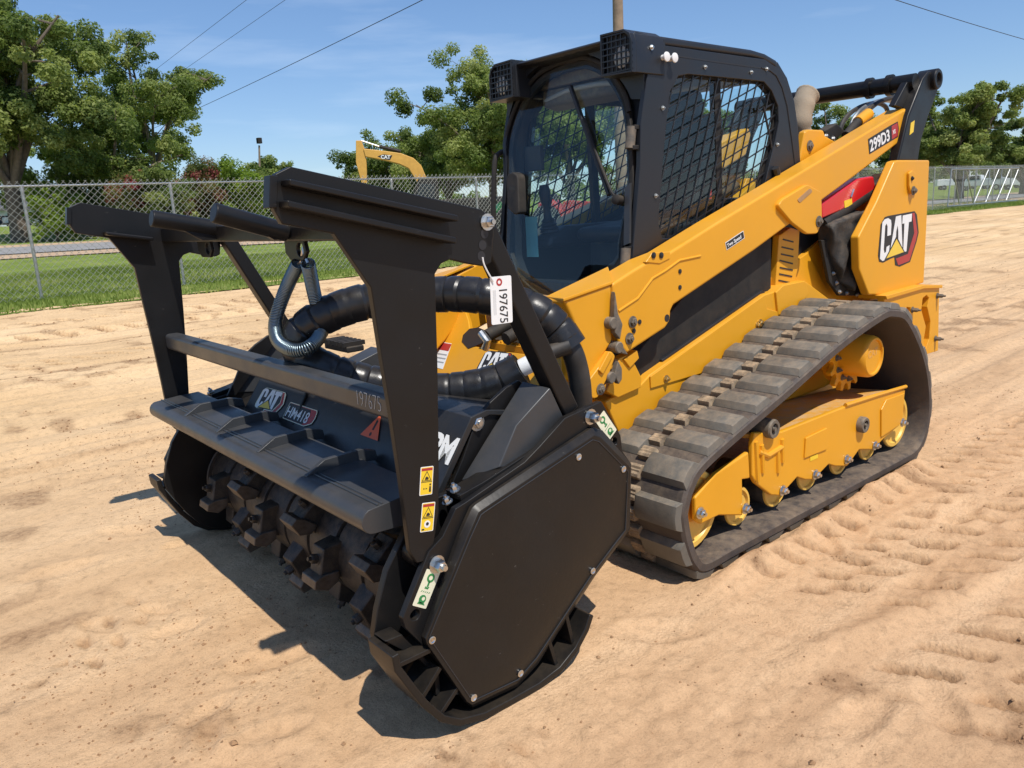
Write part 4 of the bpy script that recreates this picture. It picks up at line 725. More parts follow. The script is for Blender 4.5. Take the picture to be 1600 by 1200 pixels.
    pr('bumper_flange', [(-1.6024, 0.87), (-2.089, 0.8806), (-2.3547, 0.8536), (-2.358, 0.8337), (-2.0924, 0.8576), (-1.6203, 0.8467)], Y(.55), Y(.715), 'yellow', bev=.004)
    bolts('bumper_bolt', bp, 'castgrey', (0, sg, 0), [(x, Y(.702), z) for x, z in [(-2.3184, 0.7909), (-1.9793, 0.7458), (-2.3333, 0.5229)]], .013, .03)
    # lift arm
    arm = pr('lift_arm', [(0.4539, 1.1265), (0.4535, 1.139), (0.3354, 1.1783), (0.2284, 1.2103), (0.1049, 1.232), (-0.2294, 1.3381), (-0.6306, 1.4591), (-2.0436, 1.8897), (-2.0738, 1.8489), (-2.0177, 1.7143), (-1.4233, 1.5039), (-1.1259, 1.4012), (-0.8509, 1.3062), (-0.5323, 1.1958), (0.0732, 1.0082), (0.0907, 0.9857), (0.0954, 0.9451), (0.13, 0.9168), (0.3, 0.8682), (0.3756, 0.8454), (0.4206, 0.8866), (0.4398, 0.9929)], Y(.455), Y(.58), 'yellow', bev=.018)
    pr('arm_front_shank', [(0.7168, 1.101), (0.4491, 1.1384), (0.4552, 1.071), (0.4532, 0.9094), (0.5414, 0.8277), (0.634, 0.7595), (0.6344, 0.9063), (0.6737, 1.0232)], Y(.452), Y(.576), 'yellow', bev=.014)
    bm = B(); P = [(0.7237, 1.1068), (0.4533, 1.144)]; Q = [(0.6909, 1.1085), (0.5067, 1.1547), (0.3369, 1.1935)]
    v = [(P[0][0], Y(.582), P[0][1] + .004), (P[1][0], Y(.582), P[1][1] + .004), (Q[2][0], Y(.45), Q[2][1]), (Q[0][0], Y(.45), Q[0][1])]; hexa(bm, [(x, y, z - .012) for x, y, z in v] + v); obj('arm_top_lid', bm, M['yellow'], LD, .003)
    tb = pr('arm_top_tab', [(0.2565, 1.2048), (0.2158, 1.2404), (0.1006, 1.237), (0.101, 1.2079), (0.1678, 1.1922)], Y(.565), Y(.584), 'yellow', bev=.003)
    bolts('tab_hole', tb, 'ink', (0, sg, 0), [(x, Y(.585), z) for x, z in [(0.2099, 1.2296), (0.1611, 1.2258)]], .009, .003)
    wb = B(); P = [(-0.1113, 1.2019), (0.0353, 1.1946), (0.1293, 1.1598), (0.2121, 1.1359), (0.3055, 1.0646), (0.4221, 1.0267)]; tube(wb, [(x, Y(.580), z) for x, z in P], .0055, 8); obj('arm_weld_seam', wb, M['yellow'], arm)
    cp = pr('cylinder_cover_plate', round_poly([(-0.6882, 1.3916), (-0.7203, 1.4202), (-0.9484, 1.4864), (-1.0861, 1.4459), (-1.1023, 1.3026), (-1.0623, 1.2407), (-0.963, 1.2435), (-0.8168, 1.3076)], .02), Y(.575), Y(.60), 'yellow', bev=.006)
    P = [(-0.8525, 1.4157), (-0.9683, 1.4674), (-0.9936, 1.4513), (-0.8768, 1.3996)]; pr('cover_slot', round_poly(P, .012), Y(.598), Y(.6025), 'tan', par=cp, bev=0)
    bolts('cover_pin', cp, 'castgrey', (0, sg, 0), [(-1.0645, Y(.601), 1.3013)], .020, .012)
    bolts('arm_bolt', arm, 'castgrey', (0, sg, 0), [(x, Y(.581), z) for x, z in [(0.3409, 0.9721), (0.3622, 0.9068)]], .017, .012)
    bolts('arm_hole', arm, 'ink', (0, sg, 0), [(x, Y(.5805), z) for x, z in [(0.2977, 0.9664), (0.334, 0.9344), (0.0331, 1.1484), (0.0336, 1.0804)]], .007, .001)
    x, z = (0.1209, 0.9594); bm = B(); lathe(bm, (x, Y(.579), z), (0, sg, 0), [(0, .016), (.002, .016)], 16); obj('arm_hole', bm, M['ink'], arm)
    # linkage at the foot of the arm
    lk = pr('coupler_link', round_poly([(0.6441, 0.7647), (0.4916, 0.8789), (0.4664, 0.8543), (0.506, 0.7858), (0.5752, 0.7027), (0.604, 0.7058)], .012), Y(.56), Y(.60), 'yellow', bev=.005)
    bm = B(); P = [(0.5011, 0.8707), (0.562, 0.804)]; beam(bm, (P[0][0], Y(.603), P[0][1]), (P[1][0], Y(.603), P[1][1]), .014, .03); obj('link_handle', bm, M['yellow'], lk, .004)
    bolts('link_bolt', lk, 'castgrey', (0, sg, 0), [(0.5594, Y(.601), 0.7359)], .016, .01)
    for P in [[(0.4654, 1.1106), (0.4499, 1.0205), (0.4251, 0.9763), (0.442, 0.9168), (0.471, 0.9467), (0.4766, 0.9985)], [(0.446, 0.9096), (0.4095, 0.865), (0.3946, 0.8469), (0.4326, 0.8582)], [(0.4561, 0.8333), (0.4345, 0.7982), (0.4359, 0.7535), (0.4555, 0.7359), (0.4805, 0.7799)]]: pr('latch_lever', P, Y(.58), Y(.605), 'castgrey', bev=.004)
    for (x, z) in [(0.4805, 0.9871), (0.4503, 0.8854), (0.4991, 0.7715)]: bm = B(); lathe(bm, (x, Y(.56), z), (0, sg, 0), [(0, .024), (.045, .024), (.05, .02)], 18); obj('latch_pin', bm, M['castgrey'], LD)
    pr('arm_foot_plate', [(0.4701, 0.7011), (0.3892, 0.8256), (0.3222, 0.8336), (0.2522, 0.7204), (0.2573, 0.6769), (0.4022, 0.6608)], Y(.50), Y(.55), 'yellow', bev=.006)
    pr('arm_stop_bracket', [(0.3733, 0.8188), (0.2894, 0.8457), (0.2781, 0.8086), (0.3351, 0.7774)], Y(.50), Y(.56), 'yellow', bev=.004)
    pr('frame_stop', [(0.2032, 0.7862), (0.1224, 0.7959), (0.1248, 0.6811), (0.2016, 0.6836)], Y(.41), Y(.47), 'yellow', bev=.004)
    # rear link
    rl = pr('rear_link', [(-2.1154, 1.9997), (-2.1584, 2.0504), (-2.2283, 2.0964), (-2.3507, 2.0973), (-2.3937, 2.0537), (-2.3679, 1.9916), (-2.2512, 1.8332), (-2.1835, 1.7065), (-2.1573, 1.5913), (-1.8929, 1.5921), (-1.9356, 1.6965), (-1.997, 1.843)], Y(.55), Y(.61), 'black', bev=.012)
    P = (-2.3048, 2.0521); bm = B(); lathe(bm, (P[0], Y(.53), P[1]), (0, sg, 0), [(0, .058), (.10, .058), (.106, .052), (.106, .036), (.09, .032), (.09, .01)], 26); obj('link_boss', bm, M['black'], rl)
    pr('caution_label', [(-2.026, 1.8018), (-2.0735, 1.8171), (-2.0657, 1.7539), (-2.0187, 1.7355)], Y(.6105), Y(.6115), 'warnyellow', bev=0)
    pr('link_gusset', [(-1.927, 1.8981), (-2.0706, 2.0321), (-2.2509, 2.0634), (-2.2705, 1.9294), (-2.1075, 1.8805)], Y(.52), Y(.56), 'black', bev=.006)
    # red lift cylinder guard under the arm
    rd = pr('arm_lock_brace', [(-1.1571, 1.3881), (-1.5335, 1.5066), (-1.7235, 1.5173), (-1.7641, 1.4225), (-1.5817, 1.3796), (-1.1754, 1.3096)], Y(.50), Y(.56), 'red', bev=.012)
    bm = B(); P = [(-1.486, 1.4502), (-1.4614, 1.4106)]; tube(bm, [(P[0][0], Y(.562), P[0][1]), (P[1][0], Y(.562), P[1][1])], .007, 6); obj('brace_clip', bm, M['steel'], rd)
    pr('caution_label', [(-1.3933, 1.3927), (-1.4761, 1.4034), (-1.4863, 1.3692), (-1.4034, 1.3556)], Y(.5605), Y(.5615), 'warnyellow', par=rd, bev=0)
    bm = B(); a, b = [(-1.2183, 1.2983), (-2.0105, 1.5619)]; tube(bm, [(a[0], Y(.53), a[1] - .02), (b[0], Y(.53), b[1] - .05)], .036, 14); obj('lift_cylinder', bm, M['dark'], LD)
    # canvas boot over the cylinder end
    bm = B(); P = [(-1.204, 1.2883), (-1.6161, 1.3435), (-1.6151, 1.2044), (-1.7216, 1.0473), (-1.6486, 1.0175), (-1.4971, 0.9), (-1.3614, 0.9943), (-1.2702, 1.1114)]; prism(bm, P, 'y', Y(.50), Y(.575)); bmesh.ops.triangulate(bm, faces=bm.faces[:]); bmesh.ops.subdivide_edges(bm, edges=bm.edges[:], cuts=3, use_grid_fill=True); gg = random.Random(3)
    for v in bm.verts: nz_ = Vector((gg.gauss(0, .007), 0, gg.gauss(0, .007))); v.co += nz_; v.co.y += Y(.05 * (.3 + math.sin(v.co.x * 31 + v.co.z * 17) * .5) * (1 if abs(v.co.y) > .54 else 0))
    bo_ = obj('cylinder_boot', bm, M['bag'], LD, ang=180); sm = bo_.modifiers.new('sub', 'SUBSURF'); sm.levels = 1; sm.render_levels = 1
tt = B(); tube(tt, [(-2.13, -.60, 2.035), (-2.13, .58, 2.035)], .046, 22); obj('torque_tube', tt, M['black'], LD)
for y in (.30, .42): bm = B(); lathe(bm, (-2.13, y, 2.035), (0, 1, 0), [(0, .060), (.03, .060)], 20); obj('tube_clamp', bm, M['black'], LD)
for k in range(3):
    bm = B(); P = [(-1.9541, 0.36, 1.8137), (-1.9952, 0.36, 1.8723), (-2.085, 0.36, 1.9258), (-2.2276, 0.36, 1.9681), (-2.3951, 0.36, 1.9903), (-2.5211, 0.36, 1.9732), (-2.5642, 0.36, 1.9212)]; tube(bm, spline([(x + .03 * k, y - .05 * k, z - .012 * k) for x, y, z in P], 6), .014, 8); obj('hydraulic_hose', bm, M['rubberhose'] if k != 1 else M['galv'], LD)
P = [(-1.6605, 0.42, 1.7454), (-1.7861, 0.42, 1.8205), (-1.9106, 0.42, 1.8695)]; bm = B(); tube(bm, P[1:], .032, 16); obj('cylinder_head', bm, M['yellow'], LD); bm = B(); tube(bm, P[:2], .026, 14); obj('tilt_cylinder', bm, M['dark'], LD)
# engine hood between the arms
prf = [(-1.13, 1.0), (-1.13, 1.44), (-1.5, 1.44), (-2.1, 1.40), (-2.22, 1.2), (-2.24, .45), (-1.2, .45)]
pr('engine_hood', prf, -.44, .44, 'cabblack', bev=.02)
pr('hood_side_bracket', [(-1.1263, 1.5561), (-1.1902, 1.758), (-1.2276, 1.7683), (-1.3776, 1.7683), (-1.3997, 1.7392), (-1.6864, 1.6646), (-1.2152, 1.5486)], .40, .44, 'yellow', bev=.01)
bolts('bracket_bolt', LD, 'castgrey', (0, 1, 0), [(-1.2391, .441, 1.685)], .02, .01)
pr('hood_hose_guard', [(-1.5316, 1.7764), (-1.6693, 1.8206), (-1.7751, 1.7779), (-1.6904, 1.7379), (-1.5848, 1.7158)], .30, .36, 'dark', bev=.01); bolts('guard_bolt', LD, 'steel', (0, 1, 0), [(x, .361, z) for x, z in [(-1.5476, 1.7461), (-1.626, 1.7336)]], .012, .01)
# belly and front of the chassis
pr('belly', [(.52, .36), (.58, .60), (.2, .78), (-2.1, .78), (-2.2, .40), (-1.9, .25), (.35, .25)], -.438, .438, 'yellow', bev=.01)
def slab(name, P, n_, th, mat, par=LD, bev=.006, off=0.0):
    n_ = Vector(n_).normalized(); P = [Vector(p) + n_ * off for p in P]; bm = B(); a = [bm.verts.new(p) for p in P]; b = [bm.verts.new(p - n_ * th) for p in P]; bm.faces.new(a); bm.faces.new(b[::-1])
    for k in range(len(a)): bm.faces.new((a[k], a[(k + 1) % len(a)], b[(k + 1) % len(b)], b[k]))
    return obj(name, bm, M[mat], par, bev)
FN = (.80, 0, .60); FV = (-.60, 0, .80)
fp = slab('front_plate', [(0.77, -0.2807, 0.52), (0.4798, -0.6501, 0.9069), (0.3939, -0.6775, 1.0214), (0.3424, -0.661, 1.0901), (0.4051, -0.4858, 1.0065), (0.4652, -0.3619, 0.9264), (0.5425, -0.241, 0.8233), (0.5436, 0.0062, 0.8219), (0.5389, 0.2563, 0.8281), (0.5376, 0.3725, 0.8299), (0.5958, 0.5201, 0.7523), (0.6695, 0.6236, 0.654)], FN, .03, 'yellow')
pr('step_deck', [(.49, .80), (.49, .832), (.05, .83), (.05, .80)], -.40, .40, 'dark', bev=.003)
bm = B()
for k in range(26): x = -.36 + k * .026; prism(bm, [(x, .835), (x + .018, .835), (x + .013, .85), (x + .005, .85)], 'x', .46, .49)
tag(obj('step_teeth', bm, M['yellow'], LD), None)
for a in range(2): pr('step_edge', [(-.38, .80), (.32, .80), (.32, .842), (-.38, .842)], .491, .497, 'yellow', axis='x', bev=.003) if a == 0 else None
slab('access_opening', [(0.5358, -0.3299, 0.8322), (0.5155, -0.3438, 0.8593), (0.4928, -0.3192, 0.8895), (0.4852, -0.2576, 0.8998), (0.4918, -0.1911, 0.8909), (0.5152, -0.1361, 0.8598), (0.535, -0.1905, 0.8333), (0.554, -0.2575, 0.808)], FN, .002, 'ink', bev=0, off=.003)
bm = B(); P = [(0.66, -0.013, 0.9211), (0.66, 0.029, 0.888), (0.66, 0.0075, 0.8518)]; tube(bm, [P[0], P[1], P[2]], .018, 10); obj('hose_fitting', bm, M['steel'], LD)
for y0 in (-.12, .02): bm = B(); tube(bm, [(.55, y0, .88), (.30, y0, .95)], .03, 12); obj('pedal', bm, M['dark'], LD)
pr('floor_kick_plate', [(.32, .83), (.34, 1.05), (.30, 1.05), (.28, .83)], -.40, .40, 'tan', bev=.004)
wl = slab('warning_label', [(0.5466, -0.5651, 0.8178), (0.5468, -0.4004, 0.8176), (0.6294, -0.3731, 0.7075), (0.6278, -0.4839, 0.7096)], FN, .001, 'white', bev=0, off=.0015); slab('label_header', [(0.5487, -0.5625, 0.8151), (0.5488, -0.398, 0.815), (0.5721, -0.396, 0.7839), (0.572, -0.5497, 0.784)], FN, .0005, 'decalred', par=wl, bev=0, off=.0022)
for q in [[(0.5835, -0.4959, 0.7687), (0.5825, -0.3938, 0.77), (0.5868, -0.3939, 0.7643), (0.5878, -0.496, 0.7629)], [(0.5957, -0.4859, 0.7524), (0.5949, -0.3892, 0.7535), (0.5991, -0.3893, 0.7478), (0.6, -0.486, 0.7466)], [(0.6079, -0.476, 0.7362), (0.6076, -0.3895, 0.7366), (0.6118, -0.3896, 0.7309), (0.6122, -0.4761, 0.7304)]]: slab('print_line', q, FN, .0004, 'grey_ink', par=wl, bev=0, off=.0021)

# ---- cab
FP0, FPN = Vector((.113, 0, 1.68)), Vector((1, 0, .16)).normalized()
WIN = [(-0.1313, 1.9616), (-0.0744, 1.8939), (-0.0515, 1.7737), (-0.0235, 1.6049), (0.0105, 1.3529), (-0.0146, 1.2856), (-0.3144, 1.2666), (-0.783, 1.4304), (-0.856, 1.6137), (-0.8928, 1.6994), (-0.9234, 1.7973), (-0.9146, 1.8694), (-0.8549, 1.9381), (-0.7868, 1.9754), (-0.7109, 1.9769), (-0.4451, 1.9753), (-0.202, 1.9738)]
SIDE = [(.060, 2.00), (.118, 1.76), (.124, 1.60), (.175, 1.28), (.198, 1.10), (.12, 1.06), (-1.10, 1.06), (-1.13, 1.25), (-1.135, 1.58), (-1.09, 1.80), (-1.035, 1.925), (-.94, 2.035), (-.79, 2.078), (.035, 2.078)]
def inside_segments(poly, p, d):
    """parameter intervals of the line p + t d that lie inside a polygon"""
    ts = []; n = len(poly)
    for i in range(n):
        (x1, y1), (x2, y2) = poly[i], poly[(i + 1) % n]; ex, ey = x2 - x1, y2 - y1; den = d[0] * ey - d[1] * ex
        if abs(den) < 1e-9: continue
        t = ((x1 - p[0]) * ey - (y1 - p[1]) * ex) / den; u = ((x1 - p[0]) * d[1] - (y1 - p[1]) * d[0]) / den
        if 0 <= u < 1: ts.append(t)
    ts.sort(); return list(zip(ts[::2], ts[1::2]))
wcx = sum(x for x, z in WIN) / len(WIN); wcz = sum(z for x, z in WIN) / len(WIN); BIG = [(wcx + (x - wcx) * 1.03, wcz + (z - wcz) * 1.03) for x, z in WIN]
for side in (1, -1):
    sg = side; Y = lambda v: sg * v
    sp_ = pr('cab_side', SIDE, Y(.425), Y(.45), 'cabblack', bev=.004, holes=[WIN])
    pr('side_window', BIG, Y(.408), Y(.412), 'sideglass', bev=0)
    gd = pr('window_frame', [(wcx + (x - wcx) * 1.06, wcz + (z - wcz) * 1.06) for x, z in WIN], Y(.413), Y(.424), 'dark', bev=0, holes=[[(wcx + (x - wcx) * .97, wcz + (z - wcz) * .97) for x, z in WIN]])
    for rot in (R(20), R(70)):
        dx, dz = -math.cos(rot), math.sin(rot); nx, nz2 = -dz, dx
        for k in range(-11, 12):
            for t0, t1 in inside_segments(BIG, (wcx + nx * .058 * k, wcz + nz2 * .058 * k), (dx, dz)):
                if t1 - t0 < .03: continue
                a = (wcx + nx * .058 * k + dx * t0, wcz + nz2 * .058 * k + dz * t0); b = (a[0] + dx * (t1 - t0), a[1] + dz * (t1 - t0)); yy = Y(.432 if rot < .8 else .4375)
                bm = B(); beam(bm, (a[0], yy, a[1]), (b[0], yy, b[1]), .0045, .0058); obj('guard_bar', bm, M['cabblack'], gd, smooth=False)
    bm = B(); beam(bm, (-.50, Y(.40), 1.10), (-.46, Y(.40), 2.0), .03, .045); obj('window_slider_post', bm, M['dark'], LD)
    bolts('panel_bolt', sp_, 'galv', (0, sg, 0), [(x, Y(.451), z) for x, z in [(-0.3161, 2.0102), (-0.6728, 2.0116), (-0.8013, 2.0343), (-0.0224, 1.8272), (0.03, 1.4672), (-0.9107, 1.6874)]], .007, .007)
    # lamp pods at the roof corners
    y0, y1 = .285, .458; face = [(y0, 1.962), (y1, 1.958), (y1, 2.075), (y1 - .012, 2.108), (y1 - .045, 2.128), (y0, 2.130)]
    pod = pr('lamp_pod', [(Y(y), z) for y, z in face], -.03, .150, 'cabblack', bev=.004, axis='x')
    pr('pod_recess', [(Y(y), z) for y, z in [(y0 + .01, 1.972), (y1 - .012, 1.970), (y1 - .012, 2.075), (y1 - .05, 2.118), (y0 + .01, 2.12)]], .150, .1515, 'ink', par=pod, bev=0, axis='x')
    bm = B(); lathe(bm, (.150, Y(.385), 2.027), (1, 0, 0), [(0, .040), (.006, .042), (.008, .036), (.010, .01)], 20); obj('work_light', bm, M['lens'], pod)
    for k in range(7): y = y0 + .012 + k * .0245; bm = B(); beam(bm, (.168, Y(y), 1.966), (.168, Y(y), 2.124 if y < y1 - .05 else 2.10), .005, .006); obj('grille_bar', bm, M['cabblack'], pod, smooth=False)
    for k in range(7): z = 1.972 + k * .024; bm = B(); beam(bm, (.171, Y(y0), z), (.171, Y(y1 if z < 2.09 else y1 - .03), z), .005, .005); obj('grille_bar', bm, M['cabblack'], pod, smooth=False)
    bm = B(); shell = [(Y(y), z) for y, z in face]; inner = [(Y(y0 + .008), 1.970), (Y(y1 - .008), 1.966), (Y(y1 - .008), 2.074), (Y(y1 - .02), 2.10), (Y(y1 - .05), 2.120), (Y(y0 + .008), 2.122)]; prism(bm, shell, 'x', .149, .176, holes=[inner]); obj('pod_rim', bm, M['cabblack'], pod, .002)
    bolts('pod_screw', pod, 'steel', (0, sg, 0), [(.055, Y(.4585), 2.06)], .008, .006)
roof_o = [(.06, 2.075), (.05, 2.108), (.02, 2.116), (-.70, 2.116), (-.80, 2.108), (-.90, 2.085), (-.97, 2.035)]; roof_i = [(-.95, 2.005), (-.88, 2.05), (-.79, 2.072), (-.70, 2.079)]
post_o = [(-.905, 2.083), (-1.0, 2.01), (-1.075, 1.90), (-1.115, 1.78), (-1.15, 1.60), (-1.15, 1.10)]; post_i = [(-1.118, 1.10), (-1.118, 1.59), (-1.085, 1.77), (-1.04, 1.89), (-.97, 1.985), (-.885, 2.048)]
rf = pr('cab_roof', roof_o + roof_i, -.446, .446, 'cabblack', bev=.020)
for ya, yb in ((.36, .447), (-.447, -.36)): pr('rear_post', post_o + post_i, ya, yb, 'cabblack', bev=.012)
bm = B(); prism(bm, [(-1.125, 1.42), (-1.12, 1.58), (-1.09, 1.76), (-1.045, 1.88), (-.97, 1.99), (-.975, 1.994), (-1.05, 1.885), (-1.095, 1.765), (-1.125, 1.58), (-1.13, 1.42)], 'y', -.36, .36); obj('rear_window', bm, M['sideglass'], LD)
pr('roof_groove', [(-0.0512, 2.0449), (-0.4498, 2.0405), (-0.7581, 2.0395), (-0.7583, 2.0338), (-0.4498, 2.035), (-0.0511, 2.0398)], .4505, .4515, 'ink', bev=0)
gv = B(); P = [(-0.7606, 2.0371), (-0.8322, 2.0303), (-0.8891, 2.0105), (-0.9427, 1.9602), (-0.9934, 1.8753), (-1.0426, 1.7228), (-1.0869, 1.5749)]; tube(gv, [(x, .4505, z) for x, z in P], .0035, 6); obj('cab_seam', gv, M['ink'], LD)
for (x, z), nm in zip([(-0.015, 2.0259), (-0.0675, 2.026)], 'ab'):
    bm = B(); lathe(bm, (x, .4505, z), (0, 1, 0), [(0, .011), (.02, .011), (.03, .020), (.034, .019), (.036, .012)], 18); obj('fastener_cap', bm, M['white'], LD)
pr('rear_panel', [(-.42, 1.06), (.42, 1.06), (.42, 1.42), (-.42, 1.42)], -1.10, -1.06, 'dark', axis='x')
# front visor, door frame, glass
GL = [(0.1217, -0.3918, 1.6255), (0.0981, -0.3979, 1.7733), (0.075, -0.3362, 1.9178), (0.0601, -0.2345, 2.0105), (0.0547, -0.1139, 2.0442), (0.0536, 0.02, 2.051), (0.0562, 0.1022, 2.0351), (0.0642, 0.201, 1.9848), (0.0751, 0.2688, 1.9167), (0.088, 0.3221, 1.8363), (0.1096, 0.3594, 1.7015), (0.1435, 0.3912, 1.4891), (0.1604, 0.3745, 1.3836), (0.1776, 0.3612, 1.2765), (0.1906, 0.3445, 1.1951), (0.2072, 0.1285, 1.0911), (0.2181, -0.0709, 1.0233), (0.2071, -0.2507, 1.0918), (0.1925, -0.3339, 1.183), (0.1775, -0.3689, 1.2767)]
H = [(y, z) for _, y, z in GL]; H = [(v.x, v.y) for v in spline([(y, z, 0) for y, z in H], 3, closed=True)]; gcy, gcz = 0, 1.56
def front_pt(y, z, off=0): return (.113 - .16 * (z - 1.68) + off, y, z)
def front_prism(bm, outer, hole, o0, o1):
    prism(bm, outer, 'x', 0, 1, holes=[hole] if hole else ())
    for v in bm.verts: z = v.co.z; v.co.x = .113 - .16 * (z - 1.68) + (o0 if v.co.x < .5 else o1)
    return bm
grow = lambda k, P: [(gcy + (y - gcy) * k, gcz + (z - gcz) * (1 + (k - 1) * .8)) for y, z in P]
pil = [(-.445, 1.10), (.445, 1.10), (.445, 1.99), (-.445, 1.99)]
bm = B(); front_prism(bm, [(-.445, 1.02), (.445, 1.02), (.445, 2.095), (-.445, 2.095)], grow(1.04, H), -.10, -.035); obj('cab_front', bm, M['cabblack'], LD, .004)
bm = B(); front_prism(bm, grow(1.075, H), grow(.985, H), -.030, -.004); obj('door_frame', bm, M['dark'], LD, .004)
bm = B(); front_prism(bm, grow(1.03, H), None, -.003, .003); obj('door_glass', bm, M['glass'], LD, 0)
arch = [p for p in grow(1.10, H) if p[1] > 1.78]; arch.sort(key=lambda q: math.atan2(q[1] - 1.6, q[0]))
bm = B(); tube(bm, [front_pt(y, z, .006) for y, z in arch], .011, 8); obj('door_seal', bm, M['dark'], LD)
pr('roof_visor', [(.02, 2.085), (.02, 2.112), (.13, 2.118), (.145, 2.108), (.13, 2.096)], -.44, .44, 'cabblack', bev=.004)
# visor underside that carries the arch between the pods
vz = [(-.44, 2.10), (.44, 2.10), (.44, 1.97), (.40, 1.84)] + [(y, z) for y, z in [p for p in grow(1.16, H) if p[1] > 1.84]][::1] + [(-.40, 1.84), (-.44, 1.97)]
vz2 = sorted([p for p in grow(1.15, H) if p[1] > 1.85], key=lambda q: -q[0])
bm = B(); prism(bm, [(-.44, 2.098), (.44, 2.098), (.44, 1.86)] + vz2 + [(-.44, 1.86)], 'x', .055, .085); obj('visor_plate', bm, M['cabblack'], LD, .003)
# interior
bx('cab_floor', (-1.05, -.40, 1.02), (.12, .40, 1.06), 'dark')
st = pr('operator_seat', [(-.15, 1.26), (-.14, 1.33), (-.50, 1.36), (-.68, 1.85), (-.78, 1.87), (-.80, 1.80), (-.62, 1.27)], -.23, .23, 'seat', bev=.04)
pr('headrest', [(-.70, 1.84), (-.68, 1.98), (-.76, 1.99), (-.79, 1.86)], -.12, .12, 'seat', par=st, bev=.03)
pr('seat_base', [(-.2, 1.06), (-.2, 1.26), (-.62, 1.26), (-.62, 1.06)], -.18, .18, 'dark', bev=.02)
for y in (-.31, .31):
    ap = pr('armrest_pod', [(.02, 1.24), (.0, 1.30), (-.12, 1.345), (-.55, 1.35), (-.60, 1.29), (-.5, 1.24)], y - .065, y + .065, 'seat', bev=.025)
    bm = B(); lathe(bm, (-.05, y, 1.32), (.12, 0, 1), [(0, .05), (.012, .045), (.018, .05), (.03, .038), (.036, .044), (.05, .03), (.056, .036), (.07, .022), (.13, .017), (.15, .026), (.20, .031), (.235, .022)], 18); obj('joystick', bm, M['seat'], ap, ang=60)
pr('headliner', [(-.95, 2.0), (.0, 2.0), (.0, 2.06), (-.85, 2.06)], -.39, .39, 'castgrey', bev=.01)
pr('overhead_console', [(-.12, 1.90), (-.02, 1.92), (-.02, 2.0), (-.2, 2.0)], -.30, .30, 'castgrey', bev=.02)
bm = B(); tube(bm, spline([(-.03, -.28, 1.95), (-.02, -.1, 1.975), (-.02, .1, 1.975), (-.03, .28, 1.95)], 6), .012, 8); obj('grab_bar', bm, M['grey_ink'], LD)
bx('display_screen', (.03, -.36, 1.62), (.055, -.24, 1.74), 'ink', bev=.005); bx('instruction_card', (.06, -.365, 1.20), (.064, -.28, 1.40), 'teal', bev=0)
# wiper, handle, mirror, hinges
w0, w1 = [(0.086, 0.0119, 1.9738), (0.165, 0.3077, 1.4803)]; bm = B(); beam(bm, w0, w1, .016, .02, (1, 0, .16)); wp = obj('wiper_blade', bm, M['ink'], LD, .003)
a0, a1, a2, a3 = [(0.1803, 0.3653, 1.4595), (0.1749, 0.3284, 1.493), (0.1581, 0.2601, 1.5984), (0.1228, 0.1264, 1.8186)]; bm = B(); tube(bm, [a0, a1, a2, a3], .007, 8); obj('wiper_arm', bm, M['dark'], LD); bm = B(); lathe(bm, a0, (1, 0, .16), [(-.03, .02), (.01, .022), (.016, .012)], 14); obj('wiper_pivot', bm, M['dark'], LD)
P = [(0.1823, -0.361, 1.6028), (0.1793, -0.324, 1.6216), (0.1827, -0.2738, 1.6003), (0.2117, -0.2446, 1.4193), (0.2125, -0.2774, 1.4141), (0.2074, -0.3342, 1.4462)]; hb = B(); prism(hb, round_poly([(y, z) for _, y, z in P], .02), 'x', 0, 1)
for v in hb.verts: v.co.x = .113 - .16 * (v.co.z - 1.68) + (.0 if v.co.x < .5 else .055)
dh = obj('door_handle', hb, M['dark'], LD, .008); P = [(0.1909, -0.3308, 1.5495), (0.1908, -0.2874, 1.5502), (0.2058, -0.2724, 1.4562), (0.2071, -0.3052, 1.4483)]; pr('handle_recess', [(y, z) for _, y, z in P], .113 - .16 * (P[0][2] - 1.68) + .056, .113 - .16 * (P[0][2] - 1.68) + .0575, 'ink', par=dh, bev=0, axis='x')
bm = B(); P = [(0.0739, -0.47, 1.7306), (0.1253, -0.47, 1.718), (0.158, -0.47, 1.6684), (0.1832, -0.47, 1.437), (0.1781, -0.47, 1.3347), (0.1296, -0.47, 1.2994)]; tube(bm, spline(P, 6), .013, 10); obj('grab_rail', bm, M['dark'], LD)
for P in [[(0.1385, 0.418, 1.7518), (0.1524, 0.4176, 1.6647)], [(0.2175, 0.4436, 1.2579), (0.2302, 0.4457, 1.1788)]]:
    bm = B(); a, b = Vector(P[0]), Vector(P[1]); tube(bm, [a, b], .021, 14); hg = obj('door_hinge', bm, M['castgrey'], LD); bm = B(); m_ = (a + b) / 2; box(bm, (a.x - .06, a.y - .01, a.z - .012), (a.x + .005, .44, a.z + .006)); box(bm, (b.x - .06, b.y - .01, b.z - .006), (b.x + .005, .44, b.z + .012)); obj('hinge_leaf', bm, M['dark'], hg, .003)
bm = B(); P = [(0.1575, 0.3861, 1.5082), (0.1548, 0.4127, 1.5251), (0.1944, 0.4379, 1.2776), (0.1961, 0.4068, 1.267)]; prism(bm, [(y, z) for _, y, z in P], 'x', .0, 1)
for v in bm.verts: v.co.x = .113 - .16 * (v.co.z - 1.68) + (0 if v.co.x < .5 else .012)
obj('seal_strip', bm, M['bar'], LD)
bm = B(); tube(bm, [(-0.801, 0.44, 1.8633), (-0.8623, 0.44, 1.7212), (-0.9141, 0.44, 1.5771)], .006, 6); tube(bm, [(-0.8783, 0.462, 1.5758), (-0.8969, 0.462, 1.5448)], .02, 8); obj('washer_hose', bm, M['ink'], LD)
pr('cab_lower_front', [(.20, 1.02), (.19, 1.10), (.12, 1.10), (.12, 1.02)], -.445, .445, 'cabblack')

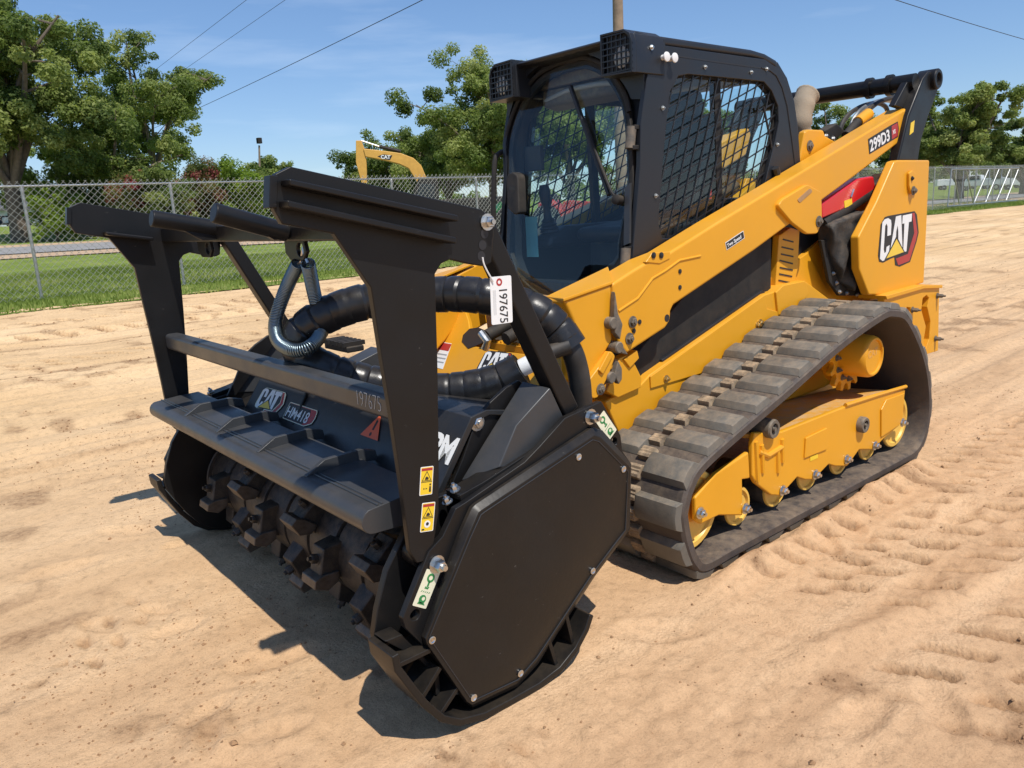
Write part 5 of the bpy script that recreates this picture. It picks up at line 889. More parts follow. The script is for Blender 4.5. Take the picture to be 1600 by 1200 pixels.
# ---- lettering and emblems (shapes normalised to a unit box, x to the right, y up)
CATW = {'edge': [(0.0984, 0.9439), (0.1803, 0.961), (0.8525, 1.0), (0.9213, 0.9317), (1.0, 0.5902), (0.9574, 0.4195), (0.8131, 0.0537), (0.541, 0.0), (0.423, 0.0415), (0.3902, 0.2049), (0.1148, 0.1317), (0.0164, 0.1634), (-0.0164, 0.2732), (0.0098, 0.822)], 'red': [(0.7902, 0.9659), (0.8492, 0.9707), (0.9672, 0.5902), (0.9279, 0.4317), (0.7869, 0.0732), (0.5016, 0.0317), (0.4295, 0.1634), (0.7377, 0.2122), (0.8754, 0.5854)], 'plate': [(0.1082, 0.9268), (0.1869, 0.9439), (0.777, 0.9732), (0.8492, 0.5902), (0.7115, 0.2439), (0.6393, 0.2341), (0.1475, 0.1634), (0.0492, 0.1878), (0.023, 0.2854), (0.0426, 0.8293)], 'C': [(0.0426, 0.8537), (0.0951, 0.9073), (0.1803, 0.922), (0.2492, 0.8829), (0.2656, 0.8098), (0.2656, 0.6146), (0.1803, 0.6024), (0.1738, 0.7732), (0.1475, 0.8293), (0.1148, 0.7902), (0.1082, 0.3707), (0.1344, 0.2976), (0.1672, 0.3171), (0.177, 0.4073), (0.2492, 0.4317), (0.2393, 0.2732), (0.1803, 0.1805), (0.0951, 0.1634), (0.0295, 0.2122)], 'A': [(0.2787, 0.3707), (0.3705, 0.9366), (0.5016, 0.9512), (0.5803, 0.3463), (0.4623, 0.5171), (0.4492, 0.6634), (0.423, 0.7732), (0.3967, 0.6634), (0.3967, 0.5659)], 'T': [(0.541, 0.9415), (0.7803, 0.961), (0.7803, 0.8146), (0.7115, 0.8073), (0.6918, 0.2683), (0.6459, 0.2634), (0.6066, 0.3171), (0.5967, 0.7951), (0.541, 0.7902)], 'triedge': [(0.1344, 0.1756), (0.4098, 0.561), (0.659, 0.2488)], 'tri': [(0.1803, 0.2), (0.4131, 0.522), (0.6164, 0.2634)]}
LAYER = [('edge', 'ink', 0), ('red', 'decalred', 1), ('plate', 'ink', 1), ('C', 'white', 2), ('A', 'white', 2), ('T', 'white', 2), ('triedge', 'ink', 3), ('tri', 'decalyellow', 4)]
def emblem(org, u, v, wd, ht, par, name='maker_emblem', edgecol=None):
    root = None
    for nm, mt, ly in LAYER:
        bm = B(); flat(bm, [(x * wd, y * ht) for x, y in CATW[nm]], .0004 + ly * .0006)
        o = obj({'edge': name, 'red': 'emblem_red', 'plate': 'emblem_ground', 'triedge': 'triangle_edge', 'tri': 'triangle'}.get(nm, 'letter'), bm, M[edgecol if (nm == 'edge' and edgecol) else mt], par if root is None else root, smooth=False)
        if root is None: place(o, org, u, v); root = o
    return root
def words(s, org, u, v, size, mat, par, name='lettering', bold=0, sx=1, align='LEFT'):
    o = link(name, text_mesh(s, size, bold, sx, align), M[mat], par, smooth=False); return place(o, org, u, v)
tl, br_ = [(-1.604, 1.0129), (-2.1019, 0.9686)], [(-1.574, 1.288), (-2.06, 1.2646)]
P = [(-1.6082, 1.009), (-2.0982, 0.9953), (-1.583, 1.274)]
emblem((P[0][0], .6604, P[0][1] - .004), (-1, 0, 0), (0, 0, 1), abs(P[1][0] - P[0][0]), P[2][1] - P[0][1] + .04, LD)
# model number on the arm
P = [(-1.6102, 1.6322), (-1.9508, 1.7308), (-1.5987, 1.7451), (-1.9241, 1.8167)]; ux, uz = P[1][0] - P[0][0], P[1][1] - P[0][1]; an = math.atan2(uz, -ux); U_ = (-math.cos(an), 0, math.sin(an)); V_ = (math.sin(an), 0, math.cos(an)); Lm = math.hypot(ux, uz); Hm = .083
md = B(); flat(md, [(0, 0), (Lm * .97, 0), (Lm * 1.02, Hm * .5), (Lm, Hm), (Lm * .74, Hm * 1.02), (0, Hm * .98)], .0004); md = obj('model_decal', md, M['ink'], LD, smooth=False); place(md, (P[0][0], .5806, P[0][1]), U_, V_)
bm = B(); flat(bm, [(Lm * .76, Hm * .07), (Lm * .955, Hm * .07), (Lm * .995, Hm * .5), (Lm * .98, Hm * .93), (Lm * .78, Hm * .93)], .001); obj('decal_panel', bm, M['decalred'], md, smooth=False)
def local_words(s, x, y, z, size, mat, par, bold=0, sx=1): o = link('lettering', text_mesh(s, size, bold, sx), M[mat], par, smooth=False); o.location = (x, y, z); return o
local_words('299D3', Lm * .03, Hm * .13, .0018, Hm * 1.02, 'white', md, .0022, (Lm * .72) / (Hm * 3.02)); local_words('XE', Lm * .80, Hm * .36, .0018, Hm * .36, 'white', md, .0006, .95)
P = [(-0.303, 1.2127), (-0.4422, 1.2578), (-0.2976, 1.25)]; ux, uz = P[1][0] - P[0][0], P[1][1] - P[0][1]; an = math.atan2(uz, -ux); U_ = (-math.cos(an), 0, math.sin(an)); V_ = (math.sin(an), 0, math.cos(an)); Lt = math.hypot(ux, uz)
bm = B(); flat(bm, [(0, 0), (Lt, 0), (Lt, .036), (0, .036)], .0004); sp2 = obj('speed_decal', bm, M['white'], LD, smooth=False); place(sp2, (P[0][0], .5806, P[0][1]), U_, V_); bm = B(); flat(bm, [(.003, .003), (Lt - .003, .003), (Lt - .003, .033), (.003, .033)], .001); obj('decal_panel', bm, M['ink'], sp2, smooth=False); local_words('Two Speed', .008, .010, .0018, .022, 'white', sp2, .0004, (Lt - .016) / .115)
P = [(0.6272, -0.1278, 0.7104), (0.6245, 0.0809, 0.714), (0.5657, -0.1076, 0.7924)]; emblem(Vector(P[0]) + Vector(FN) * .001, (0, 1, 0), FV, P[1][1] - P[0][1], .135, LD)
# hub face lettering
words('CAT', (hx + .05, .8945, hz - .005), (-1, 0, .15), (.15, 0, 1), .05, 'yellowdirty', hub, bold=.002)
# canvas sleeve on the exhaust behind the cab
P = [(-1.4836, 0.25, 1.7594), (-1.4659, 0.25, 1.8343), (-1.5005, 0.25, 1.9374), (-1.5387, 0.25, 1.9798)]; cs = B(); pth = spline(P, 5); gg = random.Random(2); tube(cs, pth, [.062 + gg.uniform(-.006, .006) for _ in pth], 16)
tag(obj('canvas_sleeve', cs, M['canvas'], ang=180), 'beige canvas sleeve tied over the stack behind the cab', 'fabric cover')
# ------------------------------------------------------------------ mulching head carried on the loader's coupler
MH = thing('mulching_head', 'black forestry mulching head with a tall push-bar guard in front of the loader', 'mulcher', (1.45, 0, 0)); MH.location = (0, 0, 0)
def mp(name, poly, a, b, mat='black', par=MH, bev=.005, holes=(), axis='y'): return pr(name, poly, a, b, mat, par, bev, holes, axis)
GP = [(1.9501, 1.5626), (1.4259, 1.4493), (1.3925, 1.4296), (1.3867, 1.3888), (1.4015, 1.308), (1.4242, 1.2996), (1.4795, 1.3111), (1.5366, 1.3274), (1.5658, 1.3184), (1.5879, 1.2942), (1.5992, 1.0757), (1.6163, 0.8351), (1.632, 0.6579), (1.6624, 0.5525), (1.6809, 0.5327), (1.7136, 0.5367), (1.7322, 0.5762), (1.7401, 0.7612), (1.752, 0.9525), (1.7668, 1.1353), (1.7772, 1.278), (1.8612, 1.4122), (1.9845, 1.4403), (2.0008, 1.4754), (1.9876, 1.5468)]
BP = [(1.7768, 0.4027), (1.6784, 0.5599), (1.6296, 0.5884), (1.5809, 0.6536), (1.5451, 0.6617), (1.3244, 0.7225), (1.2615, 0.7563), (1.1553, 0.8199), (0.9942, 0.8396), (0.9085, 0.7083), (0.9009, 0.6519), (0.8644, 0.605), (0.8788, 0.4325), (1.0301, 0.2992), (1.2837, 0.1061), (1.5665, 0.05), (1.7322, 0.3139), (1.7719, 0.3707)]
EAR1, EAR2 = ([(0.9397, 0.6939), (0.9245, 0.6903), (0.939, 0.7132)], [(1.7369, 0.396), (1.725, 0.3913), (1.7355, 0.4106)])
def disc(c, r, n=16): return [(c[0] + r * math.cos(2 * math.pi * k / n), c[1] + r * math.sin(2 * math.pi * k / n)) for k in range(n)]
CV = [(0.8987, 0.6006), (0.9171, 0.3935), (0.9523, 0.3731), (1.0858, 0.2909), (1.3438, 0.0972), (1.4265, 0.0571), (1.5951, 0.0686), (1.612, 0.0872), (1.7289, 0.3214), (1.7317, 0.3359), (1.5701, 0.5782), (1.5279, 0.6346), (1.5164, 0.6387), (1.064, 0.75), (1.0358, 0.7372)]
CV0 = [(0.8757, 0.6057), (0.8884, 0.3785), (0.9243, 0.3533), (1.0598, 0.2701), (1.322, 0.0696), (1.4085, 0.0303), (1.5818, 0.0436), (1.603, 0.0687), (1.7226, 0.3102), (1.7251, 0.3285), (1.5859, 0.5772), (1.5361, 0.6467), (1.5221, 0.6538), (1.0509, 0.7702), (1.0082, 0.7501)]
IP = [(1.53, .664), (1.60, .66), (1.685, .60), (1.76, .50), (1.80, .40), (1.818, .33), (1.812, .29), (1.778, .222), (1.742, .158), (1.692, .088), (1.635, .05), (1.55, .03), (1.40, .026), (1.25, .04), (1.12, .09), (1.02, .2), (.97, .35), (.97, .60), (1.06, .74), (1.10, .76), (1.18, .72), (1.35, .69)]
SK = [(1.842, .335), (1.838, .29), (1.80, .215), (1.765, .15), (1.71, .075), (1.65, .032), (1.56, .008), (1.46, .004), (1.345, .004), (1.25, .02), (1.175, .06), (1.125, .11), (1.10, .155)]
SK = [(x, max(z, .004)) for x, z in SK]
for side in (1, -1):
    sg = side; Y = lambda v: sg * v
    gp = mp('guard_upright', GP, Y(.992), Y(1.014), bev=.003)
    for P in [[(1.9794, 1.5346), (1.5364, 1.4373), (1.5378, 1.4214), (1.9768, 1.5198)], [(1.9892, 1.4905), (1.547, 1.3835), (1.5484, 1.3675), (1.9868, 1.4742)]]:
        mp('guard_rib', P, Y(1.015), Y(1.062), bev=.004, par=gp)
    mp('tip_cap', [(GP[-1][0] - .004, GP[-1][1] - .004), (GP[-1][0] + .014, GP[-1][1] - .002), (GP[-2][0] + .012, GP[-2][1]), (GP[-2][0] - .006, GP[-2][1])], Y(.985), Y(1.020), par=gp, bev=.002)
    mp('guard_rib', [(1.88, 1.425), (1.885, 1.44), (1.70, 1.405), (1.70, 1.39)], Y(.992), Y(.93), par=gp)
    bolts('guard_bolt', gp, 'steel', (0, sg, 0), [(1.4105, Y(1.0155), 1.4153)], .0155, .018)
    for (x, z) in [(1.4203, 1.3857), (1.4291, 1.356), (1.4356, 1.3278)]: bm = B(); lathe(bm, (x, Y(1.0142), z), (0, sg, 0), [(0, .013), (.0008, .013)], 16); obj('adjust_hole', bm, M['ink'], gp, smooth=False)
    a, b = [(1.3837, 1.3956), (1.0891, 0.8166)]; bm = B(); beam(bm, (a[0], Y(.955), a[1]), (b[0], Y(.955), b[1]), .065, .062); obj('guard_brace', bm, M['black'], MH, .008)
    # end of the housing
    ip = mp('inner_side_plate', IP, Y(.905), Y(.930), bev=.003)
    ep = mp('end_plate', BP, Y(.998), Y(1.020), bev=.003, holes=[disc(EAR1[0], .014), disc(EAR2[0], .015)])
    mp('end_spacer', [((x - 1.37) * .90 + 1.37, (z - .40) * .90 + .40) for x, z in CV], Y(.930), Y(.998), bev=0)
    bm = B(); r0 = [bm.verts.new((x, Y(1.0205), z)) for x, z in CV0]; r1 = [bm.verts.new((x, Y(1.034), z)) for x, z in CV0]; r2 = [bm.verts.new((x, Y(1.052), z)) for x, z in CV]
    for A_, B_ in ((r0, r1), (r1, r2)):
        for k in range(len(A_)): bm.faces.new((A_[k], A_[(k + 1) % len(A_)], B_[(k + 1) % len(A_)], B_[k]))
    bm.faces.new(r2); bm.faces.new(r0[::-1]); cvo = obj('drive_cover', bm, M['blackcover'], MH, .002)
    mcx, mcz = sum(x for x, z in CV) / len(CV), sum(z for x, z in CV) / len(CV); IN = [(mcx + (x - mcx) * .965, mcz + (z - mcz) * .965) for x, z in CV]; bm = B(); tube(bm, [(x, Y(1.0525), z) for x, z in IN], .0022, 6, closed=True); obj('cover_seam', bm, M['ink'], cvo)
    for (x, z) in [(1.1365, 0.6982), (0.9361, 0.6067), (1.7119, 0.3249), (1.5888, 0.0898), (1.4119, 0.0862), (1.0912, 0.305)]:
        bm = B(); lathe(bm, (x, Y(1.0525), z), (0, sg, 0), [(0, .011), (.003, .011), (.004, .008), (.002, .005)], 16); obj('cover_screw', bm, M['steel'], cvo)
    for (x, z) in [(1.0478, 0.8009), (1.6571, 0.517)]:
        bm = B(); bolt(bm, (x, Y(1.021), z), (0, sg, 0), .0175, .026); obj('pivot_bolt', bm, M['steel'], ep)
    x, z = (1.6767, 0.5384); bm = B(); cyl(bm, (x, Y(.935), z), (x, Y(.99), z), .036, 24); obj('pivot_boss', bm, M['black'], MH)
    mp('top_flange', [(1.5483, 0.6774), (1.4603, 0.6936), (1.1355, 0.7742), (1.1309, 0.7586), (1.4572, 0.6732), (1.5453, 0.6593)], Y(.93), Y(.998), bev=.002)
    for (x, z) in [(1.5389, 0.6722), (1.568, 0.6443)]: bm = B(); bolt(bm, (x, Y(.965), z + .01), (.35, 0, 1), .011, .014); obj('flange_bolt', bm, M['steel'], ip)
    # skid shoe
    bm = B(); rings = []
    for k, (x, z) in enumerate(SK):
        p, q = SK[max(k - 1, 0)], SK[min(k + 1, len(SK) - 1)]; d = Vector((q[0] - p[0], q[1] - p[1])).normalized(); n_ = Vector((d.y, -d.x)); n_ = n_ if n_.dot(Vector((1.4, .42)) - Vector((x, z))) > 0 else -n_; t = .022
        rings.append([bm.verts.new(v) for v in ((x, Y(.935), z), (x, Y(1.062), z), (x + n_.x * t, Y(1.062), z + n_.y * t), (x + n_.x * t, Y(.935), z + n_.y * t))])
    for a, b in zip(rings, rings[1:]):
        for j in range(4): bm.faces.new((a[j], a[(j + 1) % 4], b[(j + 1) % 4], b[j]))
    bm.faces.new(rings[0][::-1]); bm.faces.new(rings[-1]); sk = obj('skid_shoe', bm, M['blackcover'], MH, .004)
    for k0, (cx_, cz_) in zip((1, 3, 4, 9, 10), ((1.67, .29), (1.66, .25), (1.58, .18), (1.30, .20), (1.22, .26))):
        x, z = SK[k0]; d = Vector((cx_ - x, cz_ - z)); x0, z0 = x + d.x * .12, z + d.y * .12; bm = B(); beam(bm, (x0, Y(.995), z0), (x + d.x * .75, Y(.995), z + d.y * .75), .10, .014, (d.y, 0, -d.x)); obj('skid_web', bm, M['blackcover'], sk, .002)
    mp('skid_top_plate', [(1.8253, 0.3467), (1.7715, 0.3448), (1.7151, 0.2603), (1.6623, 0.1724), (1.6643, 0.0996), (1.6806, 0.1157), (1.6797, 0.1744), (1.7283, 0.2544)], Y(.94), Y(1.0), mat='blackcover', par=sk, bev=.003)
    # inclined tie box between hood and end plates
    L_ = [(1.4746, 0.6752), (1.3734, 0.7767), (1.2163, 0.9303), (1.1318, 0.8213), (1.2768, 0.6463)]; R_ = [(1.3931, 0.7167), (1.3194, 0.8278), (1.1785, 0.9131), (1.1299, 0.8145), (1.2454, 0.668)]
    bm = B(); va = [bm.verts.new((x, Y(.90), z)) for x, z in L_]; vb = [bm.verts.new((x, Y(.985), z)) for x, z in R_]; bm.faces.new(va); bm.faces.new(vb[::-1])
    for k in range(5): bm.faces.new((va[k], va[(k + 1) % 5], vb[(k + 1) % 5], vb[k]))
    gb = obj('tie_box', bm, M['bar'], MH, .004)
    tp = mp('tie_plate', [(1.4993, 0.6664), (1.4512, 0.7389), (1.3928, 0.8437), (1.3361, 0.8852), (1.2712, 0.9183), (1.2189, 0.9307), (1.1989, 0.9149), (1.3574, 0.766), (1.4574, 0.6629)], Y(.875), Y(.89), bev=.003)
    bolts('tie_bolt', tp, 'steel', (0, -sg if sg < 0 else sg, 0), [(1.3926, Y(.8905), 0.8347)], .018, .012)
# beams of the guard
gb_ = pr('guard_beam', [(1.53, 1.382), (1.65, 1.382), (1.65, 1.442), (1.53, 1.442)], -.992, .992, 'black', MH, .006)
for P0, P1, y in ((*[(1.8678, 1.4793), (1.5724, 1.4171)], -.34), (*[(1.8747, 1.4812), (1.6515, 1.4102)], .30)):
    P0 = Vector((P0[0], y, P0[1])); P1 = Vector((P1[0], y, P1[1])); bm = B(); cyl(bm, P0, P1, .030, 26); rt = obj('riser_tube', bm, M['black'], MH, .004); d = P1 - P0
    bm = B(); hexa(bm, [(1.70, y - .012, 1.39), (1.62, y - .012, 1.39), (1.62, y + .012, 1.39), (1.70, y + .012, 1.39), (1.80, y - .012, (P0 + d * .25).z - .01), (1.64, y - .012, P1.z + .01), (1.64, y + .012, P1.z + .01), (1.80, y + .012, (P0 + d * .25).z - .01)]); obj('riser_web', bm, M['black'], rt)
cb = B(); box(cb, (1.632, -.992, .908), (1.700, .992, .978)); cbo = obj('cross_bar', cb, M['bar'], MH, .016, seg=3)
def lug(y0): 
    P = [(y0 - .075, 1.384), (y0 + .075, 1.384), (y0 + .085, 1.345), (y0 + .055, 1.315), (y0 - .04, 1.315), (y0 - .075, 1.34)]
    return mp('hanger_lug', P, 1.585, 1.60, holes=[disc((y0 + .04, 1.352), .022, 14)], axis='x')
SPY = .27; lug(SPY - .04); lug(-.62)
# front deflector and hood
DZ = .655
prof = [(1.60, .700), (1.70, .697), (1.785, .690)] + [(1.785 + .036 * math.sin(t), DZ + .036 * math.cos(t)) for t in [k * math.pi / 8 for k in range(1, 8)]] + [(1.785, .619), (1.60, .61)]
df = mp('front_deflector', prof, -.95, .93, mat='bar', bev=.002)
for yb in [-0.5586, -0.203, 0.1761, 0.5391]:
    mp('deflector_rib', [(1.79, .692), (1.725, .728), (1.60, .730), (1.548, .716), (1.54, .680), (1.60, .690), (1.79, .684)], yb - .010, yb + .010, mat='bar', par=df, bev=.002)
for k in range(2): bm = B(); tube(bm, [(1.765 - .014 * k, -.945, .6935 + .0005 * k), (1.765 - .014 * k, .925, .6935 + .0005 * k)], .0028, 6); obj('weld_line', bm, M['bar'], df)
hd = mp('hood', [(1.62, .575), (1.605, .600), (1.42, .857), (1.36, .868), (1.05, .80), (1.05, .78), (1.35, .85), (1.405, .84), (1.59, .585)], -.53, .90, mat='hoodblack', bev=.003)
mp('recess_floor', [(1.62, .56), (1.60, .60), (1.30, .66), (1.02, .66), (1.02, .63), (1.30, .63)], -.905, -.53, bev=.002)
mp('recess_wall', [(1.60, .60), (1.42, .85), (1.05, .79), (1.05, .60)], -.545, -.53, bev=.002)
bm = B(); tube(bm, [(1.40, -.62, .655), (1.30, -.62, .70), (1.20, -.62, .69)], .012, 8); obj('recess_handle', bm, M['bar'], MH)
mp('centre_gusset', [(1.52, .70), (1.30, .90), (1.18, .935), (1.06, .85), (1.30, .80)], -.07, .03, mat='bar', bev=.004)
mp('centre_plate', [(1.545, .685), (1.43, .88), (1.30, .905), (1.34, .80)], -.085, -.07, bev=.003)
for x, z in ((1.05, .74), (.93, .70)): bx('rear_rail', (x - .04, -.90, z - .03), (x + .04, .90, z + .03), 'bar', MH)
mp('coupler_plate', [(-.55, .30), (.55, .30), (.55, .56), (.45, .60), (-.45, .60), (-.55, .56)], .80, .84, mat='black', axis='x')
for y in (-.5, .42): bx('coupler_arm', (.80, y, .45), (1.05, y + .06, .78), 'black', MH)
bx('serrated_step', (1.16, -.36, .905), (1.24, -.16, .93), 'dark', MH)
for k in range(6): bx('step_tooth', (1.15, -.355 + k * .034, .93), (1.25, -.338 + k * .034, .948), 'dark', MH, 0)
# rotor
RX, RZ = 1.45, .275
bm = B(); pf = [(0, .10), (0, .17)]
for k in range(9): y = .02 + k * .2; pf += [(y, .168), (y + .012, .172), (y + .165, .172), (y + .177, .168), (y + .180, .150), (y + .19, .150)]
pf += [(1.80, .17), (1.80, .10)]; lathe(bm, (RX, -.90, RZ), (0, 1, 0), pf, 40); rot = obj('rotor_drum', bm, M['rotor'], MH, ang=30)
for y in (-.895, .885): bm = B(); lathe(bm, (RX, y, RZ), (0, 1, 0), [(0, .185), (.006, .19), (.010, .185)], 40); obj('rotor_ring', bm, M['rotor'], rot)
bm = B(); hexa(bm, [(-.080, -.046, .140), (.060, -.046, .140), (.060, .046, .140), (-.080, .046, .140), (-.068, -.040, .222), (.026, -.040, .242), (.026, .040, .242), (-.068, .040, .222)]); hold0 = obj('tooth_holder', bm, M['rotor'], rot, .006)
bm = B(); prism(bm, [(.020, .175), (.058, .180), (.080, .222), (.060, .272), (.030, .266), (.020, .235)], 'y', -.052, .052); tip0 = obj('cutter_tooth', bm, M['worntip'], rot, .004)
bm = B(); bolt(bm, (-.025, 0, .229), (-.25, 0, 1), .017, .022); bol0 = obj('tooth_bolt', bm, M['rotor'], rot)
k = 0
for i in range(17):
    for j in range(2):
        y = -.82 + i * .1025; a = -(i * 1.256 + j * math.pi + .35); Mx = Matrix.Translation((RX, y + (.0 if j else .02), RZ)) @ Matrix.Rotation(a, 4, 'Y')
        for o0 in (hold0, tip0, bol0):
            o = o0 if k == 0 else o0.copy()
            if k: C.objects.link(o)
            o.matrix_world = Mx
        k += 1
# hoses
def wrapped(name, pts, r, mat='hose', pitch=.058, groove=.0055, parent=MH, seg=18):
    P = spline(pts, 14); L_ = [0]
    for a, b in zip(P, P[1:]): L_.append(L_[-1] + (b - a).length)
    n = int(L_[-1] / .0085); Q = []; rs = []; j = 0
    for k in range(n + 1):
        s = L_[-1] * k / n
        while j < len(P) - 2 and L_[j + 1] < s: j += 1
        t = (s - L_[j]) / max(1e-6, L_[j + 1] - L_[j]); Q.append(P[j].lerp(P[j + 1], t)); f = (s / pitch) % 1; rs.append(r - (groove if f < .10 else (groove * .25 if f > .93 else 0)) - .0015 * f)
    bm = B(); tube(bm, Q, rs, seg); return obj(name, bm, M[mat], parent, ang=25)
HP = [(0.9, 0.769, 0.9897), (0.92, 0.7419, 1.039), (0.97, 0.703, 1.0978), (1.03, 0.6148, 1.1391), (1.11, 0.5411, 1.1641), (1.17, 0.4365, 1.1677), (1.3, 0.352, 1.1667), (1.42, 0.2964, 1.1575), (1.52, 0.2247, 1.1189), (1.585, 0.1732, 1.0594), (1.59, 0.1862, 0.99), (1.545, 0.2573, 0.9415), (1.46, 0.318, 0.8983), (1.38, 0.3919, 0.871), (1.3, 0.4672, 0.8531), (1.24, 0.5339, 0.8491), (1.16, 0.6108, 0.8607), (1.09, 0.6651, 0.8821), (1.05, 0.6945, 0.91)]
wrapped('hose_bundle', HP, .064)
e = [(1.06, 0.6854, 0.9017), (1.03, 0.7395, 0.9386), (0.97, 0.7717, 0.9676), (0.92, 0.8079, 0.9855)]; bm = B(); tube(bm, spline(e, 6), .028, 14); eh = obj('hose_end', bm, M['rubberhose'], MH)
a, b = [(1.055, 0.7109, 0.9195), (1.032, 0.735, 0.9351)]; bm = B(); tube(bm, [a, b], .031, 14); obj('hose_label', bm, M['white'], eh)
a = [(1.09, 0.6651, 0.8821), (1.05, 0.7047, 0.9135)]; bm = B(); tube(bm, a, [.066, .058], 16); obj('hose_cuff', bm, M['hose'], MH)
e = [(0.91, 0.7554, 1.0144), (0.89, 0.7855, 0.9609), (0.87, 0.7903, 0.8975), (0.86, 0.7928, 0.8277), (0.85, 0.7854, 0.7437)]; bm = B(); tube(bm, spline(e, 6), .038, 14); obj('hose_drop', bm, M['rubberhose'], MH)
a = [(0.91, 0.7493, 1.0183), (0.89, 0.7764, 0.9666)]; bm = B(); tube(bm, a, [.068, .066], 16); obj('hose_cuff', bm, M['hose'], MH)
# coil spring holding up the hose bundle
sp_c = [(1.59, SPY - .015, 1.315)] + [(1.595, 0.2369, 1.3058), (1.6, 0.1632, 1.2447), (1.625, 0.1268, 1.1695), (1.655, 0.1338, 1.1012), (1.67, 0.1844, 1.0508), (1.66, 0.2658, 1.0294), (1.62, 0.2976, 1.035), (1.56, 0.2624, 1.0616), (1.53, 0.2185, 1.1088), (1.55, 0.2347, 1.2102), (1.575, 0.2734, 1.2777), (1.59, 0.2976, 1.3086)] + [(1.59, SPY + .005, 1.318)]
Pc = spline(sp_c[1:-1], 16); Lc = [0]
for a, b in zip(Pc, Pc[1:]): Lc.append(Lc[-1] + (b - a).length)
turns = int(Lc[-1] / .0062); Q = []; j = 0; up = None; n = turns * 12
for k in range(n + 1):
    s = Lc[-1] * k / n
    while j < len(Pc) - 2 and Lc[j + 1] < s: j += 1
    t = (s - Lc[j]) / max(1e-6, Lc[j + 1] - Lc[j]); c_ = Pc[j].lerp(Pc[j + 1], t); tg = (Pc[j + 1] - Pc[j]).normalized()
    if up is None: up = tg.orthogonal().normalized()
    up = (up - tg * up.dot(tg)).normalized(); w_ = tg.cross(up); a = 2 * math.pi * k / 12; Q.append(c_ + (up * math.cos(a) + w_ * math.sin(a)) * .0215)
SPG = thing('coil_spring', 'zinc-grey coil spring looped around the hose bundle and hooked to the guard beam', 'spring', sp_c[0]); SPG.location = (0, 0, 0)
bm = B(); tube(bm, Q, .0030, 4); obj('coil', bm, M['spring'], SPG, ang=180)
bm = B(); tube(bm, [Pc[0], Vector(sp_c[1]).lerp(Vector(sp_c[0]), .7), (1.592, SPY - .005, 1.335), (1.592, SPY + .005, 1.352)], .005, 6); obj('hook', bm, M['steel'], SPG); bm = B(); tube(bm, [Pc[-1], (1.592, SPY + .012, 1.335), (1.592, SPY + .006, 1.36)], .005, 6); obj('hook', bm, M['steel'], SPG)
# ---- stickers, tags and lettering on the mulching head
def quad_sticker(name, Pq, mat, par, th=.0008):
    """four corners (bl, br, tr, tl) -> flat sticker; returns (object, width, height) with local x right, y up"""
    a, b, c_, d = [Vector(p) for p in Pq]; u = (b - a); v = (d - a); wd = (u.length + (c_ - d).length) / 2; ht = (v.length + (c_ - b).length) / 2
    bm = B(); prism(bm, round_poly([(0, 0), (wd, 0), (wd, ht), (0, ht)], min(wd, ht) * .08), 'z', 0, th); o = obj(name, bm, M[mat], par, smooth=False); place(o, a, u, v); return o, wd, ht
def sub(par, name, poly, mat, ly=1): bm = B(); flat(bm, poly, .0008 + .0004 * ly, .0003); return obj(name, bm, M[mat], par, smooth=False)
def tri_ring(par, w_, x0, y0, s, mat='ink'):
    bm = B(); o_ = [(x0, y0), (x0 + s, y0), (x0 + s / 2, y0 + s * .88)]; cx_, cy_ = x0 + s / 2, y0 + s * .3; i_ = [(cx_ + (x - cx_) * .82, cy_ + (y - cy_) * .82) for x, y in o_]; prism(bm, o_, 'z', .0012, .0015, holes=[i_]); return obj('triangle_outline', bm, M[mat], par, smooth=False)
for s, v in zip([[(1.6907, 1.0145, 0.7208), (1.6503, 1.0145, 0.7147), (1.6453, 1.0145, 0.7925), (1.6855, 1.0145, 0.7976)], [(1.698, 1.0145, 0.6199), (1.6574, 1.0145, 0.6124), (1.6522, 1.0145, 0.6934), (1.6947, 1.0145, 0.6986)]], (0, 1)):
    st_, w_, h_ = quad_sticker('warning_sticker', s, 'white', MH); sub(st_, 'sticker_face', round_poly([(.002, .002), (w_ - .002, .002), (w_ - .002, h_ - .002), (.002, h_ - .002)], .003), 'warnyellow', 0)
    sub(st_, 'sticker_header', [(.003, h_ * .86), (w_ - .003, h_ * .86), (w_ - .003, h_ - .004), (.003, h_ - .004)], 'decalred'); tri_ring(st_, w_, w_ * .12, h_ * .50, w_ * .76)
    sub(st_, 'divider', [(.003, h_ * .455), (w_ - .003, h_ * .455), (w_ - .003, h_ * .475), (.003, h_ * .475)], 'ink')
    sub(st_, 'pictogram', [(w_ * .36, h_ * .54), (w_ * .62, h_ * .54), (w_ * .66, h_ * .60), (w_ * .5, h_ * .66), (w_ * .40, h_ * .62)], 'ink')
    if v: sub(st_, 'pictogram', disc((w_ * .5, h_ * .26), w_ * .24), 'white'); sub(st_, 'pictogram', disc((w_ * .5, h_ * .27), w_ * .12, 7), 'ink', 2); sub(st_, 'print_line', [(w_ * .1, h_ * .06), (w_ * .3, h_ * .06), (w_ * .3, h_ * .11), (w_ * .1, h_ * .11)], 'ink')
    else:
        sub(st_, 'pictogram', [(w_ * .72, h_ * .10), (w_ * .88, h_ * .10), (w_ * .86, h_ * .30), (w_ * .74, h_ * .30)], 'ink'); sub(st_, 'pictogram', disc((w_ * .80, h_ * .36), w_ * .07, 10), 'ink')
        for k in range(2): sub(st_, 'pictogram', [(w_ * (.28 + .18 * k), h_ * .2), (w_ * (.40 + .18 * k), h_ * .23), (w_ * (.28 + .18 * k), h_ * .26)], 'ink')
